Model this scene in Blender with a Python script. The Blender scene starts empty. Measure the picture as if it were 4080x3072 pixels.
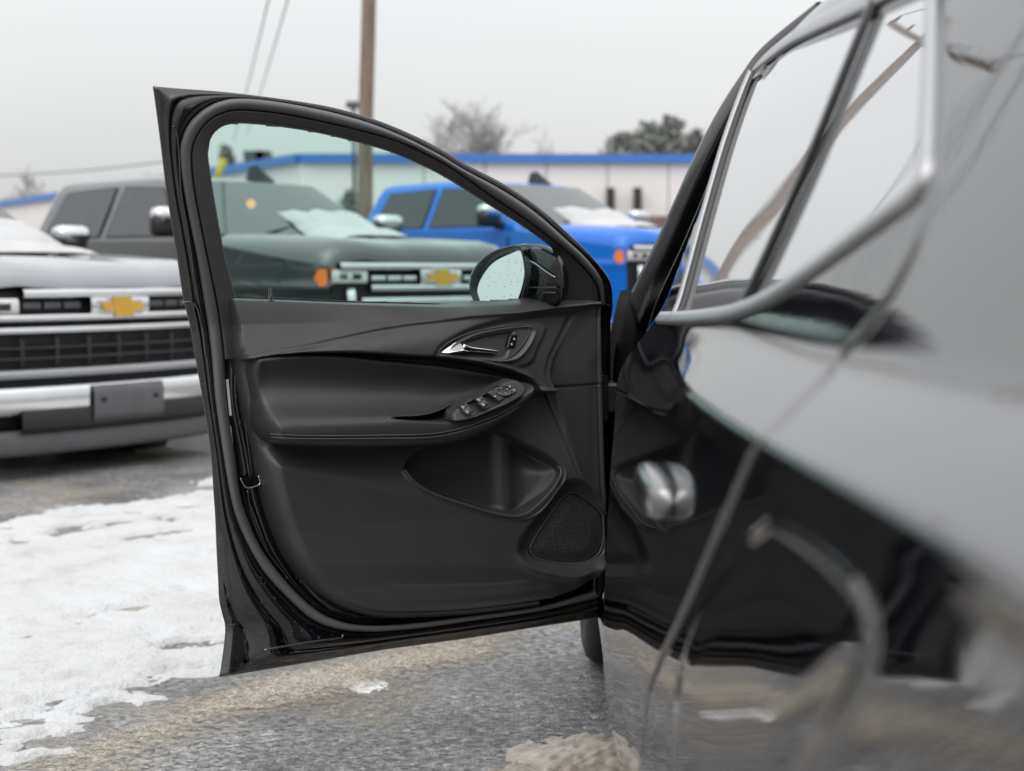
import bpy, bmesh, math, random
import numpy as np
from mathutils import Vector, Matrix

# ------------------------------------------------------------------ camera, sky, sun, exposure
scene = bpy.context.scene
COL = scene.collection
F, CX, CY, W0, H0 = 6200.0, 2040.0, 1536.0, 4080.0, 3072.0
CAMZ = 1.17
PITCH = math.atan((CY - 1080.0) / F)
cam_data = bpy.data.cameras.new('camera')
cam = bpy.data.objects.new('camera', cam_data)
COL.objects.link(cam)
cam.location = (0, 0, CAMZ)
cam.rotation_euler = (math.pi / 2 - PITCH, 0, 0)
cam_data.sensor_width = 36.0
cam_data.lens = F / W0 * 36.0
cam_data.clip_start = 0.05
cam_data.clip_end = 1500.0
cam_data.dof.use_dof = True
cam_data.dof.focus_distance = 3.35
cam_data.dof.aperture_fstop = cam_data.lens / 15.0
scene.camera = cam

SUN_EL, SUN_AZ = math.radians(60), math.radians(205)   # azimuth measured from +Y towards +X
world = bpy.data.worlds.new('World')
scene.world = world
world.use_nodes = True
wn, wl = world.node_tree.nodes, world.node_tree.links
wn.clear()
w_out = wn.new('ShaderNodeOutputWorld')
w_add = wn.new('ShaderNodeAddShader')
w_bg1 = wn.new('ShaderNodeBackground'); w_bg2 = wn.new('ShaderNodeBackground')
w_sky = wn.new('ShaderNodeTexSky'); w_sky.sky_type = 'NISHITA'; w_sky.sun_disc = False
w_sky.sun_elevation = SUN_EL; w_sky.sun_rotation = SUN_AZ
w_sky.dust_density = 4.0; w_sky.air_density = 1.5
w_hs = wn.new('ShaderNodeHueSaturation'); w_hs.inputs['Saturation'].default_value = 0.25
wl.new(w_sky.outputs[0], w_hs.inputs['Color']); wl.new(w_hs.outputs[0], w_bg1.inputs['Color'])
w_bg1.inputs['Strength'].default_value = 0.05
# the closed cloud deck: an even grey-white with very faint large mottling
w_tc = wn.new('ShaderNodeTexCoord'); w_no = wn.new('ShaderNodeTexNoise')
w_no.inputs['Scale'].default_value = 1.3; w_no.inputs['Detail'].default_value = 3.0
w_cr = wn.new('ShaderNodeValToRGB')
w_cr.color_ramp.elements[0].position = 0.3; w_cr.color_ramp.elements[0].color = (0.80, 0.825, 0.845, 1)
w_cr.color_ramp.elements[1].position = 0.7; w_cr.color_ramp.elements[1].color = (0.93, 0.925, 0.93, 1)
wl.new(w_tc.outputs['Generated'], w_no.inputs['Vector']); wl.new(w_no.outputs['Fac'], w_cr.inputs['Fac'])
wl.new(w_cr.outputs['Color'], w_bg2.inputs['Color'])
# overcast luminance rises from the horizon to the zenith (CIE overcast sky)
w_sx = wn.new('ShaderNodeSeparateXYZ'); wl.new(w_tc.outputs['Generated'], w_sx.inputs[0])
w_mx = wn.new('ShaderNodeMath'); w_mx.operation = 'MAXIMUM'; w_mx.inputs[1].default_value = 0.0; wl.new(w_sx.outputs['Z'], w_mx.inputs[0])
w_ma = wn.new('ShaderNodeMath'); w_ma.operation = 'MULTIPLY_ADD'; w_ma.inputs[1].default_value = 1.10; w_ma.inputs[2].default_value = 0.61; wl.new(w_mx.outputs[0], w_ma.inputs[0])
wl.new(w_ma.outputs[0], w_bg2.inputs['Strength'])
wl.new(w_bg1.outputs[0], w_add.inputs[0]); wl.new(w_bg2.outputs[0], w_add.inputs[1])
wl.new(w_add.outputs[0], w_out.inputs['Surface'])

sun_data = bpy.data.lights.new('sun', 'SUN')
sun_data.energy = 0.7; sun_data.angle = math.radians(60); sun_data.color = (1.0, 0.97, 0.93)
sun = bpy.data.objects.new('sun', sun_data); COL.objects.link(sun)
_sd = Vector((math.sin(SUN_AZ) * math.cos(SUN_EL), math.cos(SUN_AZ) * math.cos(SUN_EL), math.sin(SUN_EL)))
sun.rotation_euler = _sd.to_track_quat('Z', 'Y').to_euler()
sun.location = _sd * 60

scene.render.engine = 'CYCLES'
scene.view_settings.view_transform = 'Standard'
scene.view_settings.look = 'None'
scene.view_settings.exposure = 0.0
scene.view_settings.gamma = 1.0
scene.view_settings.use_curve_mapping = False
scene.cycles.use_denoising = True
scene.cycles.max_bounces = 10
scene.cycles.transparent_max_bounces = 24
scene.cycles.caustics_reflective = False
scene.cycles.caustics_refractive = False
scene.cycles.sample_clamp_indirect = 6.0

# ------------------------------------------------------------------ projection helpers
CAM = np.array([0.0, 0.0, CAMZ])
_cp, _sp = math.cos(PITCH), math.sin(PITCH)
V_F = np.array([0, _cp, -_sp]); V_U = np.array([0, _sp, _cp]); V_R = np.array([1.0, 0, 0])
def ray(px, py):
    px = np.asarray(px, float); py = np.asarray(py, float)
    a = (px - CX) / F; b = -(py - CY) / F
    return a[..., None] * V_R + b[..., None] * V_U + V_F
def at_y(px, py, d):
    r = ray(px, py); t = np.asarray(d) / r[..., 1]
    return CAM + r * t[..., None]
def at_z(px, py, z):
    r = ray(px, py); t = (z - CAMZ) / r[..., 2]
    return CAM + r * t[..., None]
def proj(P):
    q = P - CAM
    f = q @ V_F; return CX + F * (q @ V_R) / f, CY - F * (q @ V_U) / f

def spline(pts, n=8, closed=False):
    P = np.asarray(pts, float)
    if closed: Q = np.vstack([P[-1:], P, P[:2]])
    else: Q = np.vstack([2 * P[0] - P[1], P, 2 * P[-1] - P[-2]])
    out = []
    m = len(Q) - 3
    t = np.linspace(0, 1, n, endpoint=False)[:, None]
    for i in range(m):
        a, b, c, d = Q[i:i + 4]
        out.append(0.5 * ((2 * b) + (-a + c) * t + (2 * a - 5 * b + 4 * c - d) * t ** 2 + (-a + 3 * b - 3 * c + d) * t ** 3))
    o = np.vstack(out)
    if not closed: o = np.vstack([o, Q[-2][None]])
    return o
def resample(P, n, closed=False):
    P = np.asarray(P, float)
    if closed: P = np.vstack([P, P[:1]])
    s = np.r_[0, np.cumsum(np.linalg.norm(np.diff(P, axis=0), axis=1))]
    t = np.linspace(0, s[-1], n, endpoint=not closed)
    return np.stack([np.interp(t, s, P[:, k]) for k in range(P.shape[1])], 1)

def ss(a, b, x):
    t = np.clip((x - a) / (b - a), 0, 1); return t * t * (3 - 2 * t)
def seg_dist(X, Y, pts, closed):
    P = np.asarray(pts, float)
    Q = np.roll(P, -1, 0) if closed else P[1:]
    A = P if closed else P[:-1]
    best = np.full(X.shape, 1e18, np.float32)
    for (ax, ay), (bx, by) in zip(A, Q):
        dx, dy = bx - ax, by - ay
        L = dx * dx + dy * dy + 1e-9
        t = np.clip(((X - ax) * dx + (Y - ay) * dy) / L, 0, 1)
        d2 = (X - ax - t * dx) ** 2 + (Y - ay - t * dy) ** 2
        np.minimum(best, d2, out=best)
    return np.sqrt(best)
def inside(X, Y, pts):
    P = np.asarray(pts, float); Q = np.roll(P, -1, 0)
    r = np.zeros(X.shape, bool)
    for (ax, ay), (bx, by) in zip(P, Q):
        if ay == by: continue
        c = ((ay > Y) != (by > Y)) & (X < (bx - ax) * (Y - ay) / (by - ay) + ax)
        r ^= c
    return r
def sdf(X, Y, pts):
    d = seg_dist(X, Y, pts, True)
    return np.where(inside(X, Y, pts), d, -d)
def blur(A, sig):
    r = int(max(1, round(sig * 2.5))); k = np.exp(-0.5 * (np.arange(-r, r + 1) / sig) ** 2); k /= k.sum()
    B = np.pad(A, ((r, r), (0, 0)), mode='edge'); A2 = sum(k[i] * B[i:i + A.shape[0]] for i in range(2 * r + 1))
    B = np.pad(A2, ((0, 0), (r, r)), mode='edge'); return sum(k[i] * B[:, i:i + A.shape[1]] for i in range(2 * r + 1))

# ------------------------------------------------------------------ object helpers
WLOC = {}
def empty(name, loc, rz=0.0, parent=None):
    o = bpy.data.objects.new(name, None); COL.objects.link(o)
    o.empty_display_size = 0.2
    loc = Vector(loc)
    o.location = loc - (WLOC[parent] if parent else Vector((0, 0, 0)))
    o.rotation_euler = (0, 0, rz); o.parent = parent
    WLOC[o] = loc
    return o
def tag(o, label=None, cat=None, group=None, kind=None):
    if label: o['label'] = label
    if cat: o['category'] = cat
    if group: o['group'] = group
    if kind: o['kind'] = kind
    return o
def mesh_obj(name, V, faces, mat, parent=None, smooth=True, local=False, origin=None):
    """one mesh object; V in world coordinates (local=True: in the rotated parent's own frame)"""
    V = np.asarray(V, float).reshape(-1, 3)
    if origin is None:
        lo, hi = V.min(0), V.max(0)
        origin = Vector(((lo[0] + hi[0]) / 2, (lo[1] + hi[1]) / 2, lo[2]))
    origin = Vector(origin)
    me = bpy.data.meshes.new(name)
    V = V - np.array(origin)
    if isinstance(faces, np.ndarray):
        n, k = faces.shape
        me.vertices.add(len(V)); me.vertices.foreach_set('co', V.astype(np.float32).ravel())
        me.loops.add(n * k); me.loops.foreach_set('vertex_index', faces.astype(np.int32).ravel())
        me.polygons.add(n); me.polygons.foreach_set('loop_start', np.arange(0, n * k, k, dtype=np.int32))
        me.polygons.foreach_set('loop_total', np.full(n, k, np.int32))
        me.update(calc_edges=True); me.validate()
    else:
        me.from_pydata(V.tolist(), [], faces); me.update()
    if smooth and len(me.polygons): me.polygons.foreach_set('use_smooth', np.ones(len(me.polygons), bool))
    if mat is not None: me.materials.append(mat)
    o = bpy.data.objects.new(name, me); COL.objects.link(o)
    base = Vector((0, 0, 0)) if (parent is None or local == 'top') else WLOC.get(parent, Vector((0, 0, 0)))
    if local: base = LLOC.get(parent, Vector((0, 0, 0)))
    o.parent = parent
    o.location = origin - base
    WLOC[o] = origin; LLOC[o] = origin
    return o
LLOC = {}
def grid_faces(h, w, keep=None, flip=False):
    i = np.arange(h * w).reshape(h, w)
    f = np.stack([i[:-1, :-1], i[:-1, 1:], i[1:, 1:], i[1:, :-1]], -1)
    if flip: f = f[..., ::-1]
    f = f.reshape(-1, 4)
    if keep is not None: f = f[keep.ravel()]
    return f
def compact(V, f):
    u, inv = np.unique(f, return_inverse=True)
    return V[u], inv.reshape(f.shape)
def grid_obj(name, P, mat, parent=None, keep=None, flip=False, **k):
    h, w = P.shape[:2]
    f = grid_faces(h, w, keep, flip); V, f = compact(P.reshape(-1, 3), f)
    return mesh_obj(name, V, f, mat, parent, **k)
def join_geo(parts):
    Vs, Fs, o = [], [], 0
    for V, f in parts:
        V = np.asarray(V, float).reshape(-1, 3); Vs.append(V)
        Fs += [[int(a) + o for a in q] for q in f]; o += len(V)
    return np.vstack(Vs), Fs
def box_geo(lo, hi, bev=0.0):
    bm = bmesh.new(); bmesh.ops.create_cube(bm, size=1.0)
    lo, hi = np.array(lo, float), np.array(hi, float)
    for v in bm.verts: v.co = Vector(((lo + hi) / 2 + np.array(v.co) * (hi - lo)).tolist())
    if bev > 0: bmesh.ops.bevel(bm, geom=list(bm.edges), offset=bev, segments=2, affect='EDGES', profile=0.5)
    V = np.array([v.co[:] for v in bm.verts]); bm.verts.index_update()
    f = [[v.index for v in q.verts] for q in bm.faces]; bm.free()
    return V, f
def tube_geo(path, r, seg=10, caps=True):
    P = np.asarray(path, float); n = len(P)
    r = np.broadcast_to(np.asarray(r, float), (n,))
    T = np.gradient(P, axis=0); T /= np.linalg.norm(T, axis=1)[:, None] + 1e-12
    up = np.array([0, 0, 1.0]) if abs(T[0][2]) < 0.9 else np.array([1.0, 0, 0])
    a = np.cross(T[0], up); a /= np.linalg.norm(a)
    V = []
    for i in range(n):
        a = a - T[i] * (a @ T[i]); a /= np.linalg.norm(a); b = np.cross(T[i], a)
        for k in range(seg):
            th = 2 * math.pi * k / seg
            V.append(P[i] + r[i] * (math.cos(th) * a + math.sin(th) * b))
    f = [[i * seg + k, i * seg + (k + 1) % seg, (i + 1) * seg + (k + 1) % seg, (i + 1) * seg + k] for i in range(n - 1) for k in range(seg)]
    if caps: f += [list(range(seg))[::-1], [(n - 1) * seg + k for k in range(seg)]]
    return np.array(V), f
def strip_geo(path, nrm, width, prof):
    """ribbon along a path: prof = [(s, h)] across, s in -1..1 times width/2, h along the normal"""
    P = np.asarray(path, float); Nn = np.asarray(nrm, float); n = len(P)
    T = np.gradient(P, axis=0); T /= np.linalg.norm(T, axis=1)[:, None] + 1e-12
    Nn = Nn - T * np.sum(Nn * T, 1)[:, None]; Nn /= np.linalg.norm(Nn, axis=1)[:, None]
    S = np.cross(T, Nn); width = np.broadcast_to(np.asarray(width, float), (n,))
    G = np.stack([P + S * (s * width / 2)[:, None] + Nn * h for s, h in prof], 1)
    return G
ROUND = [(-1, -0.004), (-1, 0.001), (-0.8, 0.0035), (-0.4, 0.005), (0, 0.0055), (0.4, 0.005), (0.8, 0.0035), (1, 0.001), (1, -0.004)]
def lathe_geo(prof, seg=32, axis='x'):
    """prof = [(a, r)] around an axis through the origin"""
    V = []; n = len(prof)
    for a, r in prof:
        for k in range(seg):
            th = 2 * math.pi * k / seg
            c, s = r * math.cos(th), r * math.sin(th)
            V.append((a, c, s) if axis == 'x' else ((c, a, s) if axis == 'y' else (c, s, a)))
    f = [[i * seg + k, i * seg + (k + 1) % seg, (i + 1) * seg + (k + 1) % seg, (i + 1) * seg + k] for i in range(n - 1) for k in range(seg)]
    return np.array(V), f

# ------------------------------------------------------------------ materials
def new_mat(name):
    m = bpy.data.materials.new(name); m.use_nodes = True
    nt = m.node_tree; b = nt.nodes['Principled BSDF']
    return m, nt, b
def bump(nt, b, fac, strength, dist):
    n = nt.nodes.new('ShaderNodeBump'); n.inputs['Strength'].default_value = strength; n.inputs['Distance'].default_value = dist
    nt.links.new(fac, n.inputs['Height']); nt.links.new(n.outputs[0], b.inputs['Normal']); return n
def tex_noise(nt, scale, detail=3.0, rough=0.5, coord='Object'):
    tc = nt.nodes.new('ShaderNodeTexCoord'); n = nt.nodes.new('ShaderNodeTexNoise')
    n.inputs['Scale'].default_value = scale; n.inputs['Detail'].default_value = detail; n.inputs['Roughness'].default_value = rough
    nt.links.new(tc.outputs[coord], n.inputs['Vector']); return n
def ramp(nt, src, stops):
    r = nt.nodes.new('ShaderNodeValToRGB'); e = r.color_ramp.elements
    while len(e) < len(stops): e.new(0.5)
    for q, (p, c) in zip(e, stops): q.position = p; q.color = (*c, 1) if len(c) == 3 else c
    nt.links.new(src, r.inputs['Fac']); return r
def plain(name, col, rough=0.5, metal=0.0, ior=1.5, coat=0.0, var=0.12, grain=None):
    m, nt, b = new_mat(name)
    n = tex_noise(nt, 9.0, 4.0)
    lo = tuple(c * (1 - var) for c in col); hi = tuple(min(1, c * (1 + var)) for c in col)
    r = ramp(nt, n.outputs['Fac'], [(0.3, lo), (0.7, hi)])
    nt.links.new(r.outputs[0], b.inputs['Base Color'])
    b.inputs['Roughness'].default_value = rough; b.inputs['Metallic'].default_value = metal
    b.inputs['IOR'].default_value = ior; b.inputs['Coat Weight'].default_value = coat; b.inputs['Coat Roughness'].default_value = 0.03
    if grain:
        g = tex_noise(nt, grain[0], 2.0); bump(nt, b, g.outputs['Fac'], grain[1], grain[2])
    return m
def droplets(nt, b, scale=180.0, amount=0.5, dist=0.0015, strength=0.9):
    """water beads: domes of scattered cells"""
    tc = nt.nodes.new('ShaderNodeTexCoord'); v = nt.nodes.new('ShaderNodeTexVoronoi'); v.inputs['Scale'].default_value = scale
    nt.links.new(tc.outputs['Object'], v.inputs['Vector'])
    sep = nt.nodes.new('ShaderNodeSeparateColor'); nt.links.new(v.outputs['Color'], sep.inputs[0])
    rad = nt.nodes.new('ShaderNodeMapRange'); rad.inputs[1].default_value = 1 - amount; rad.inputs[2].default_value = 1.0
    rad.inputs[3].default_value = 0.0; rad.inputs[4].default_value = 0.42; nt.links.new(sep.outputs[0], rad.inputs[0])
    sub = nt.nodes.new('ShaderNodeMath'); sub.operation = 'SUBTRACT'; nt.links.new(rad.outputs[0], sub.inputs[0]); nt.links.new(v.outputs['Distance'], sub.inputs[1])
    mx = nt.nodes.new('ShaderNodeMath'); mx.operation = 'MAXIMUM'; nt.links.new(sub.outputs[0], mx.inputs[0]); mx.inputs[1].default_value = 0.0
    sq = nt.nodes.new('ShaderNodeMath'); sq.operation = 'POWER'; nt.links.new(mx.outputs[0], sq.inputs[0]); sq.inputs[1].default_value = 0.6
    bump(nt, b, sq.outputs[0], strength, dist)
def paint(name, col, ior=1.75, rough=0.04, beads=None, metal=0.0, peel=0.02):
    m, nt, b = new_mat(name)
    fl = tex_noise(nt, 900.0, 1.0)
    r = ramp(nt, fl.outputs['Fac'], [(0.35, tuple(c * 0.8 for c in col)), (0.65, tuple(c * 1.25 for c in col))])
    nt.links.new(r.outputs[0], b.inputs['Base Color'])
    b.inputs['Roughness'].default_value = rough; b.inputs['IOR'].default_value = ior; b.inputs['Metallic'].default_value = metal
    if metal: b.inputs['Roughness'].default_value = 0.35; b.inputs['Coat Weight'].default_value = 1.0; b.inputs['Coat Roughness'].default_value = 0.03; b.inputs['Coat IOR'].default_value = 1.6
    if beads: droplets(nt, b, *beads)
    elif peel:
        pn = tex_noise(nt, 60.0, 1.0); bump(nt, b, pn.outputs['Fac'], peel, 0.01)
    return m
def glass(name, tint, refl=1.45, rough=0.0):
    m = bpy.data.materials.new(name); m.use_nodes = True; nt = m.node_tree; nt.nodes.clear()
    o = nt.nodes.new('ShaderNodeOutputMaterial'); mix = nt.nodes.new('ShaderNodeMixShader')
    t = nt.nodes.new('ShaderNodeBsdfTransparent'); t.inputs[0].default_value = (*tint, 1)
    g = nt.nodes.new('ShaderNodeBsdfGlossy'); g.inputs['Roughness'].default_value = rough; g.inputs['Color'].default_value = (1, 1, 1, 1)
    f = nt.nodes.new('ShaderNodeFresnel'); f.inputs['IOR'].default_value = refl
    nt.links.new(f.outputs[0], mix.inputs[0]); nt.links.new(t.outputs[0], mix.inputs[1]); nt.links.new(g.outputs[0], mix.inputs[2])
    nt.links.new(mix.outputs[0], o.inputs['Surface']); return m
def emit(name, col, s):
    m = bpy.data.materials.new(name); m.use_nodes = True; nt = m.node_tree; nt.nodes.clear()
    o = nt.nodes.new('ShaderNodeOutputMaterial'); e = nt.nodes.new('ShaderNodeEmission')
    e.inputs[0].default_value = (*col, 1); e.inputs[1].default_value = s; nt.links.new(e.outputs[0], o.inputs[0]); return m

M = {}
M['paint'] = paint('black_paint', (0.004, 0.004, 0.006), ior=2.55, rough=0.03, peel=0.006)
M['paint_wet'] = paint('black_paint_wet', (0.004, 0.004, 0.006), ior=1.95, beads=(150.0, 0.35, 0.002, 0.8))
M['trim'] = plain('trim_plastic', (0.085, 0.082, 0.083), 0.40, grain=(420.0, 0.35, 0.0012), var=0.06)
M['trim_low'] = plain('trim_plastic_lower', (0.062, 0.061, 0.063), 0.38, grain=(420.0, 0.35, 0.0012), var=0.06)
M['leather'] = plain('soft_vinyl', (0.042, 0.041, 0.042), 0.38, grain=(500.0, 0.15, 0.0008), var=0.06)
M['rubber'] = plain('seal_rubber', (0.13, 0.127, 0.134), 0.4, grain=(300.0, 0.08, 0.001), var=0.08)
M['frame_trim'] = plain('frame_trim', (0.075, 0.071, 0.073), 0.42, grain=(900.0, 0.1, 0.0005), var=0.06)
M['gloss'] = plain('gloss_black', (0.008, 0.008, 0.009), 0.12, var=0.05)
M['button'] = plain('button_plastic', (0.05, 0.05, 0.052), 0.4, var=0.05)
M['dark'] = plain('dark_void', (0.006, 0.006, 0.007), 0.7, var=0.05)
M['chrome'] = plain('chrome', (0.80, 0.80, 0.81), 0.07, metal=1.0, var=0.02)
M['satin'] = plain('satin_chrome', (0.46, 0.46, 0.47), 0.38, metal=1.0, var=0.03)
M['icon'] = plain('icon_print', (0.75, 0.78, 0.8), 0.6, var=0.03)
M['stitch'] = plain('stitch_thread', (0.22, 0.20, 0.165), 0.8, var=0.2)
M['grille_cloth'] = None
M['beige'] = plain('beige_lining', (0.42, 0.38, 0.33), 0.85, var=0.06, grain=(700.0, 0.15, 0.001))
M['tyre'] = plain('tyre_rubber', (0.022, 0.022, 0.023), 0.75, var=0.25, grain=(120.0, 0.2, 0.003))
M['alloy'] = plain('alloy', (0.45, 0.45, 0.47), 0.3, metal=1.0, var=0.05)
M['sticker'] = plain('sticker_paper', (0.72, 0.74, 0.76), 0.5, var=0.08)
M['steel'] = plain('hinge_steel', (0.02, 0.02, 0.022), 0.3, var=0.2)
M['gloss_bar'] = plain('gloss_bar', (0.02, 0.02, 0.022), 0.2, var=0.05)
M['glass_door'] = glass('door_glass', (0.72, 0.915, 0.865), 1.3)
M['mirror'] = plain('mirror_glass', (0.83, 0.85, 0.85), 0.02, metal=1.0, var=0.01)
M['priv'] = plain('privacy_glass', (0.62, 0.63, 0.64), 0.012, metal=0.62, ior=1.9, var=0.01)
# ================================================================== the black car
car = empty('suv', (1.12, 3.0, 0.0))
tag(car, 'glossy black SUV with its front door swung wide open', 'car')

# ------------------------------------------------------------------ front door, swung open on its hinge
HG = np.array([0.222, 3.80, 0.0])
LT = np.array([-0.603, 3.225, 0.0])
EU = (LT - HG) / np.linalg.norm(LT - HG)           # hinge -> latch
EN = np.array([-EU[1], EU[0], 0.0])                # inner face normal
if EN[1] > 0: EN = -EN
EZ = np.array([0, 0, 1.0])
def Nz(z):
    z = np.asarray(z, float)
    up = np.clip(z - 1.06, 0, None); lo = np.clip(0.62 - z, 0, None)
    return 0.30 * up + 0.10 * up ** 2 + 0.10 * lo
def door_xyz(u, z, h):
    u, z, h = np.broadcast_arrays(np.asarray(u, float), np.asarray(z, float), np.asarray(h, float))
    return HG + u[..., None] * EU + (Nz(z) + h)[..., None] * EN + z[..., None] * EZ
def door_at(px, py, h):
    """photo ray -> point on the door's curved inner surface lifted by h"""
    r = ray(px, py); h = np.broadcast_to(np.asarray(h, float), r.shape[:-1])
    t = np.full(r.shape[:-1], 3.4)
    for _ in range(40):
        P = CAM + r * t[..., None]; q = P - HG
        g = q @ EN - Nz(P[..., 2]) - h
        P2 = CAM + r * (t + 1e-3)[..., None]; g2 = (P2 - HG) @ EN - Nz(P2[..., 2]) - h
        t = t - np.clip(g / ((g2 - g) / 1e-3), -0.3, 0.3)
    return CAM + r * t[..., None]
def dp(pts, h):
    a = np.asarray(pts, float); return door_at(a[:, 0], a[:, 1], h)
def lerp(A, B, t): return np.asarray(A, float) * (1 - t) + np.asarray(B, float) * t

# matched stations round the door: outer edge, seal outer, seal inner, glass edge / panel edge
ST = [
 ((2442,1220),(2412,1212),(2393,1214),(2219,1193)),
 ((2430,1119),(2398,1115),(2378,1135),(2210,1090)),
 ((2353,1017),(2340,1032),(2310,1052),(2202,1000)),
 ((2271,936),(2256,952),(2225,976),(2172,966)),
 ((2149,827),(2134,844),(2100,880),(2060,888)),
 ((2014,736),(2000,754),(1960,786),(1919,800)),
 ((1865,658),(1852,676),(1815,681),(1780,712)),
 ((1763,597),(1752,615),(1715,624),(1680,660)),
 ((1634,532),(1625,550),(1580,563),(1545,603)),
 ((1492,475),(1485,492),(1440,523),(1400,562)),
 ((1336,430),(1330,447),(1280,486),(1250,527)),
 ((1180,402),(1170,414),(1130,456),(1100,504)),
 ((1000,378),(1030,394),(1000,441),(1005,495)),
 ((860,363),(935,391),(925,442),(940,493)),
 ((700,351),(870,404),(870,459),(893,502)),
 ((632,345),(820,428),(835,480),(864,520)),
 ((610,344),(785,455),(814,501),(847,540)),
 ((612,368),(755,488),(794,528),(836,565)),
 ((622,440),(728,540),(772,572),(829,600)),
 ((640,580),(716,612),(764,640),(834,655)),
 ((665,780),(733,770),(778,775),(852,775)),
 ((702,1006),(781,1015),(826,1020),(893,1005)),
 ((730,1190),(811,1200),(862,1195),(941,1190)),
 ((757,1302),(828,1310),(880,1310),(964,1310)),
 ((782,1450),(843,1440),(893,1432),(988,1424)),
 ((811,1614),(857,1600),(903,1600),(982,1600)),
 ((839,1800),(886,1800),(934,1800),(1030,1800)),
 ((850,1960),(913,1960),(958,1975),(1066,1960)),
 ((857,2060),(938,2060),(990,2075),(1092,2060)),
 ((862,2180),(988,2175),(1040,2185),(1130,2180)),
 ((868,2290),(1055,2285),(1112,2285),(1190,2290)),
 ((873,2385),(1140,2378),(1190,2370),(1255,2370)),
 ((884,2440),(1205,2440),(1252,2424),(1310,2415)),
 ((897,2495),(1260,2478),(1300,2455),(1352,2438)),
 ((893,2560),(1300,2495),(1340,2470),(1388,2450)),
 ((880,2660),(1340,2506),(1370,2480),(1420,2458)),
 ((876,2696),(1380,2512),(1400,2486),(1450,2464)),
 ((910,2693),(1420,2516),(1440,2490),(1480,2466)),
 ((1190,2646),(1520,2517),(1530,2491),(1560,2467)),
 ((1532,2589),(1680,2503),(1690,2478),(1710,2458)),
 ((1858,2544),(1900,2472),(1900,2450),(1905,2436)),
 ((2150,2497),(2150,2436),(2150,2414),(2150,2400)),
 ((2385,2462),(2380,2385),(2372,2350),(2365,2335)),
]
K_BELT = 24
cO, cSO, cSI, cI = [spline([s[k] for s in ST], 6) for k in range(4)]
NB = K_BELT * 6 + 1

def loft_px(rows):
    return np.stack([dp(c, h) for c, h in rows], 1)
fd_rows = [(cO, -0.075), (cO, -0.022), (lerp(cO, cSO, 0.10), -0.014), (lerp(cO, cSO, 0.36), -0.015), (lerp(cO, cSO, 0.40), -0.004),
           (lerp(cO, cSO, 0.52), -0.0035), (lerp(cO, cSO, 0.56), -0.008), (lerp(cO, cSO, 0.60), -0.0085), (lerp(cO, cSO, 0.64), -0.002),
           (lerp(cO, cSO, 0.95), -0.002), (cSO, -0.012)]
front_door = grid_obj('front_door', loft_px(fd_rows), M['paint_wet'], car, origin=tuple(HG))
tag(front_door, 'open front door seen from its black inner trim side')
FD = front_door
# outer skin (behind) as a curved sheet with the window cut out
glass_px = np.vstack([cI[:22 * 6 + 1], [(1200, 1200), (1400, 1210), (1617, 1215), (1780, 1220), (1942, 1215), (2105, 1204)]])
ou = np.linspace(-0.06, 1.25, 190); oz = np.linspace(0.28, 1.56, 190)
OU, OZ = np.meshgrid(ou, oz)
PB = door_xyz(OU, OZ, -0.07); bx, by = proj(PB)
hole = np.array(glass_px)
edge_poly = np.vstack([cO[::3], [(2412, 2300), (2405, 2000), (2402, 1600), (2415, 1350)]])
so = sdf(bx, by, edge_poly); sg = sdf(bx, by, hole)
bul = -0.02 * np.clip(1 - ((OZ - 0.72) / 0.42) ** 2, 0, 1)
PB = door_xyz(OU, OZ, -0.07 + bul * ss(0, 120, so))
k = (so > 3) & (sg < 4)
kc = k[:-1, :-1] & k[1:, :-1] & k[:-1, 1:] & k[1:, 1:]
grid_obj('outer_skin', PB, M['paint'], FD, keep=kc, flip=True)
# window reveal + inner frame trim
up = slice(0, NB)
tr_rows = [(cSI[up], -0.012), (lerp(cSI, cI, 0.04)[up], 0.003), (lerp(cSI, cI, 0.10)[up], 0.0055), (lerp(cSI, cI, 0.16)[up], 0.003),
           (lerp(cSI, cI, 0.5)[up], -0.001), (lerp(cSI, cI, 0.78)[up], -0.006), (lerp(cSI, cI, 0.93)[up], -0.014), (cI[up], -0.028), (cI[up], -0.07)]
grid_obj('window_frame', loft_px(tr_rows), M['frame_trim'], FD)
# weather seal: one soft hollow bead all the way round
sl_rows = [(cSO, -0.012), (lerp(cSO, cSI, 0.06), 0.002), (lerp(cSO, cSI, 0.25), 0.0095), (lerp(cSO, cSI, 0.5), 0.0115), (lerp(cSO, cSI, 0.72), 0.009),
           (lerp(cSO, cSI, 0.9), 0.002), (cSI, -0.012)]
grid_obj('weather_seal', loft_px(sl_rows), M['rubber'], FD)
# thin lip of the seal along the top and rear edges
lipc = lerp(cO, cSO, 0.86)
# painted channel between the seal and the trim panel
lo_ = slice(NB - 1, None)
ch_rows = [(cSI[lo_], -0.012), (lerp(cSI, cI, 0.12)[lo_], -0.020), (lerp(cSI, cI, 0.36)[lo_], -0.020), (lerp(cSI, cI, 0.42)[lo_], -0.012), (lerp(cSI, cI, 0.56)[lo_], -0.012),
           (lerp(cSI, cI, 0.62)[lo_], -0.022), (lerp(cSI, cI, 0.9)[lo_], -0.022), (cI[lo_], -0.02), (lerp(cSI, cI, 1.25)[lo_], -0.02)]
grid_obj('inner_channel', loft_px(ch_rows), M['paint_wet'], FD)
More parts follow.
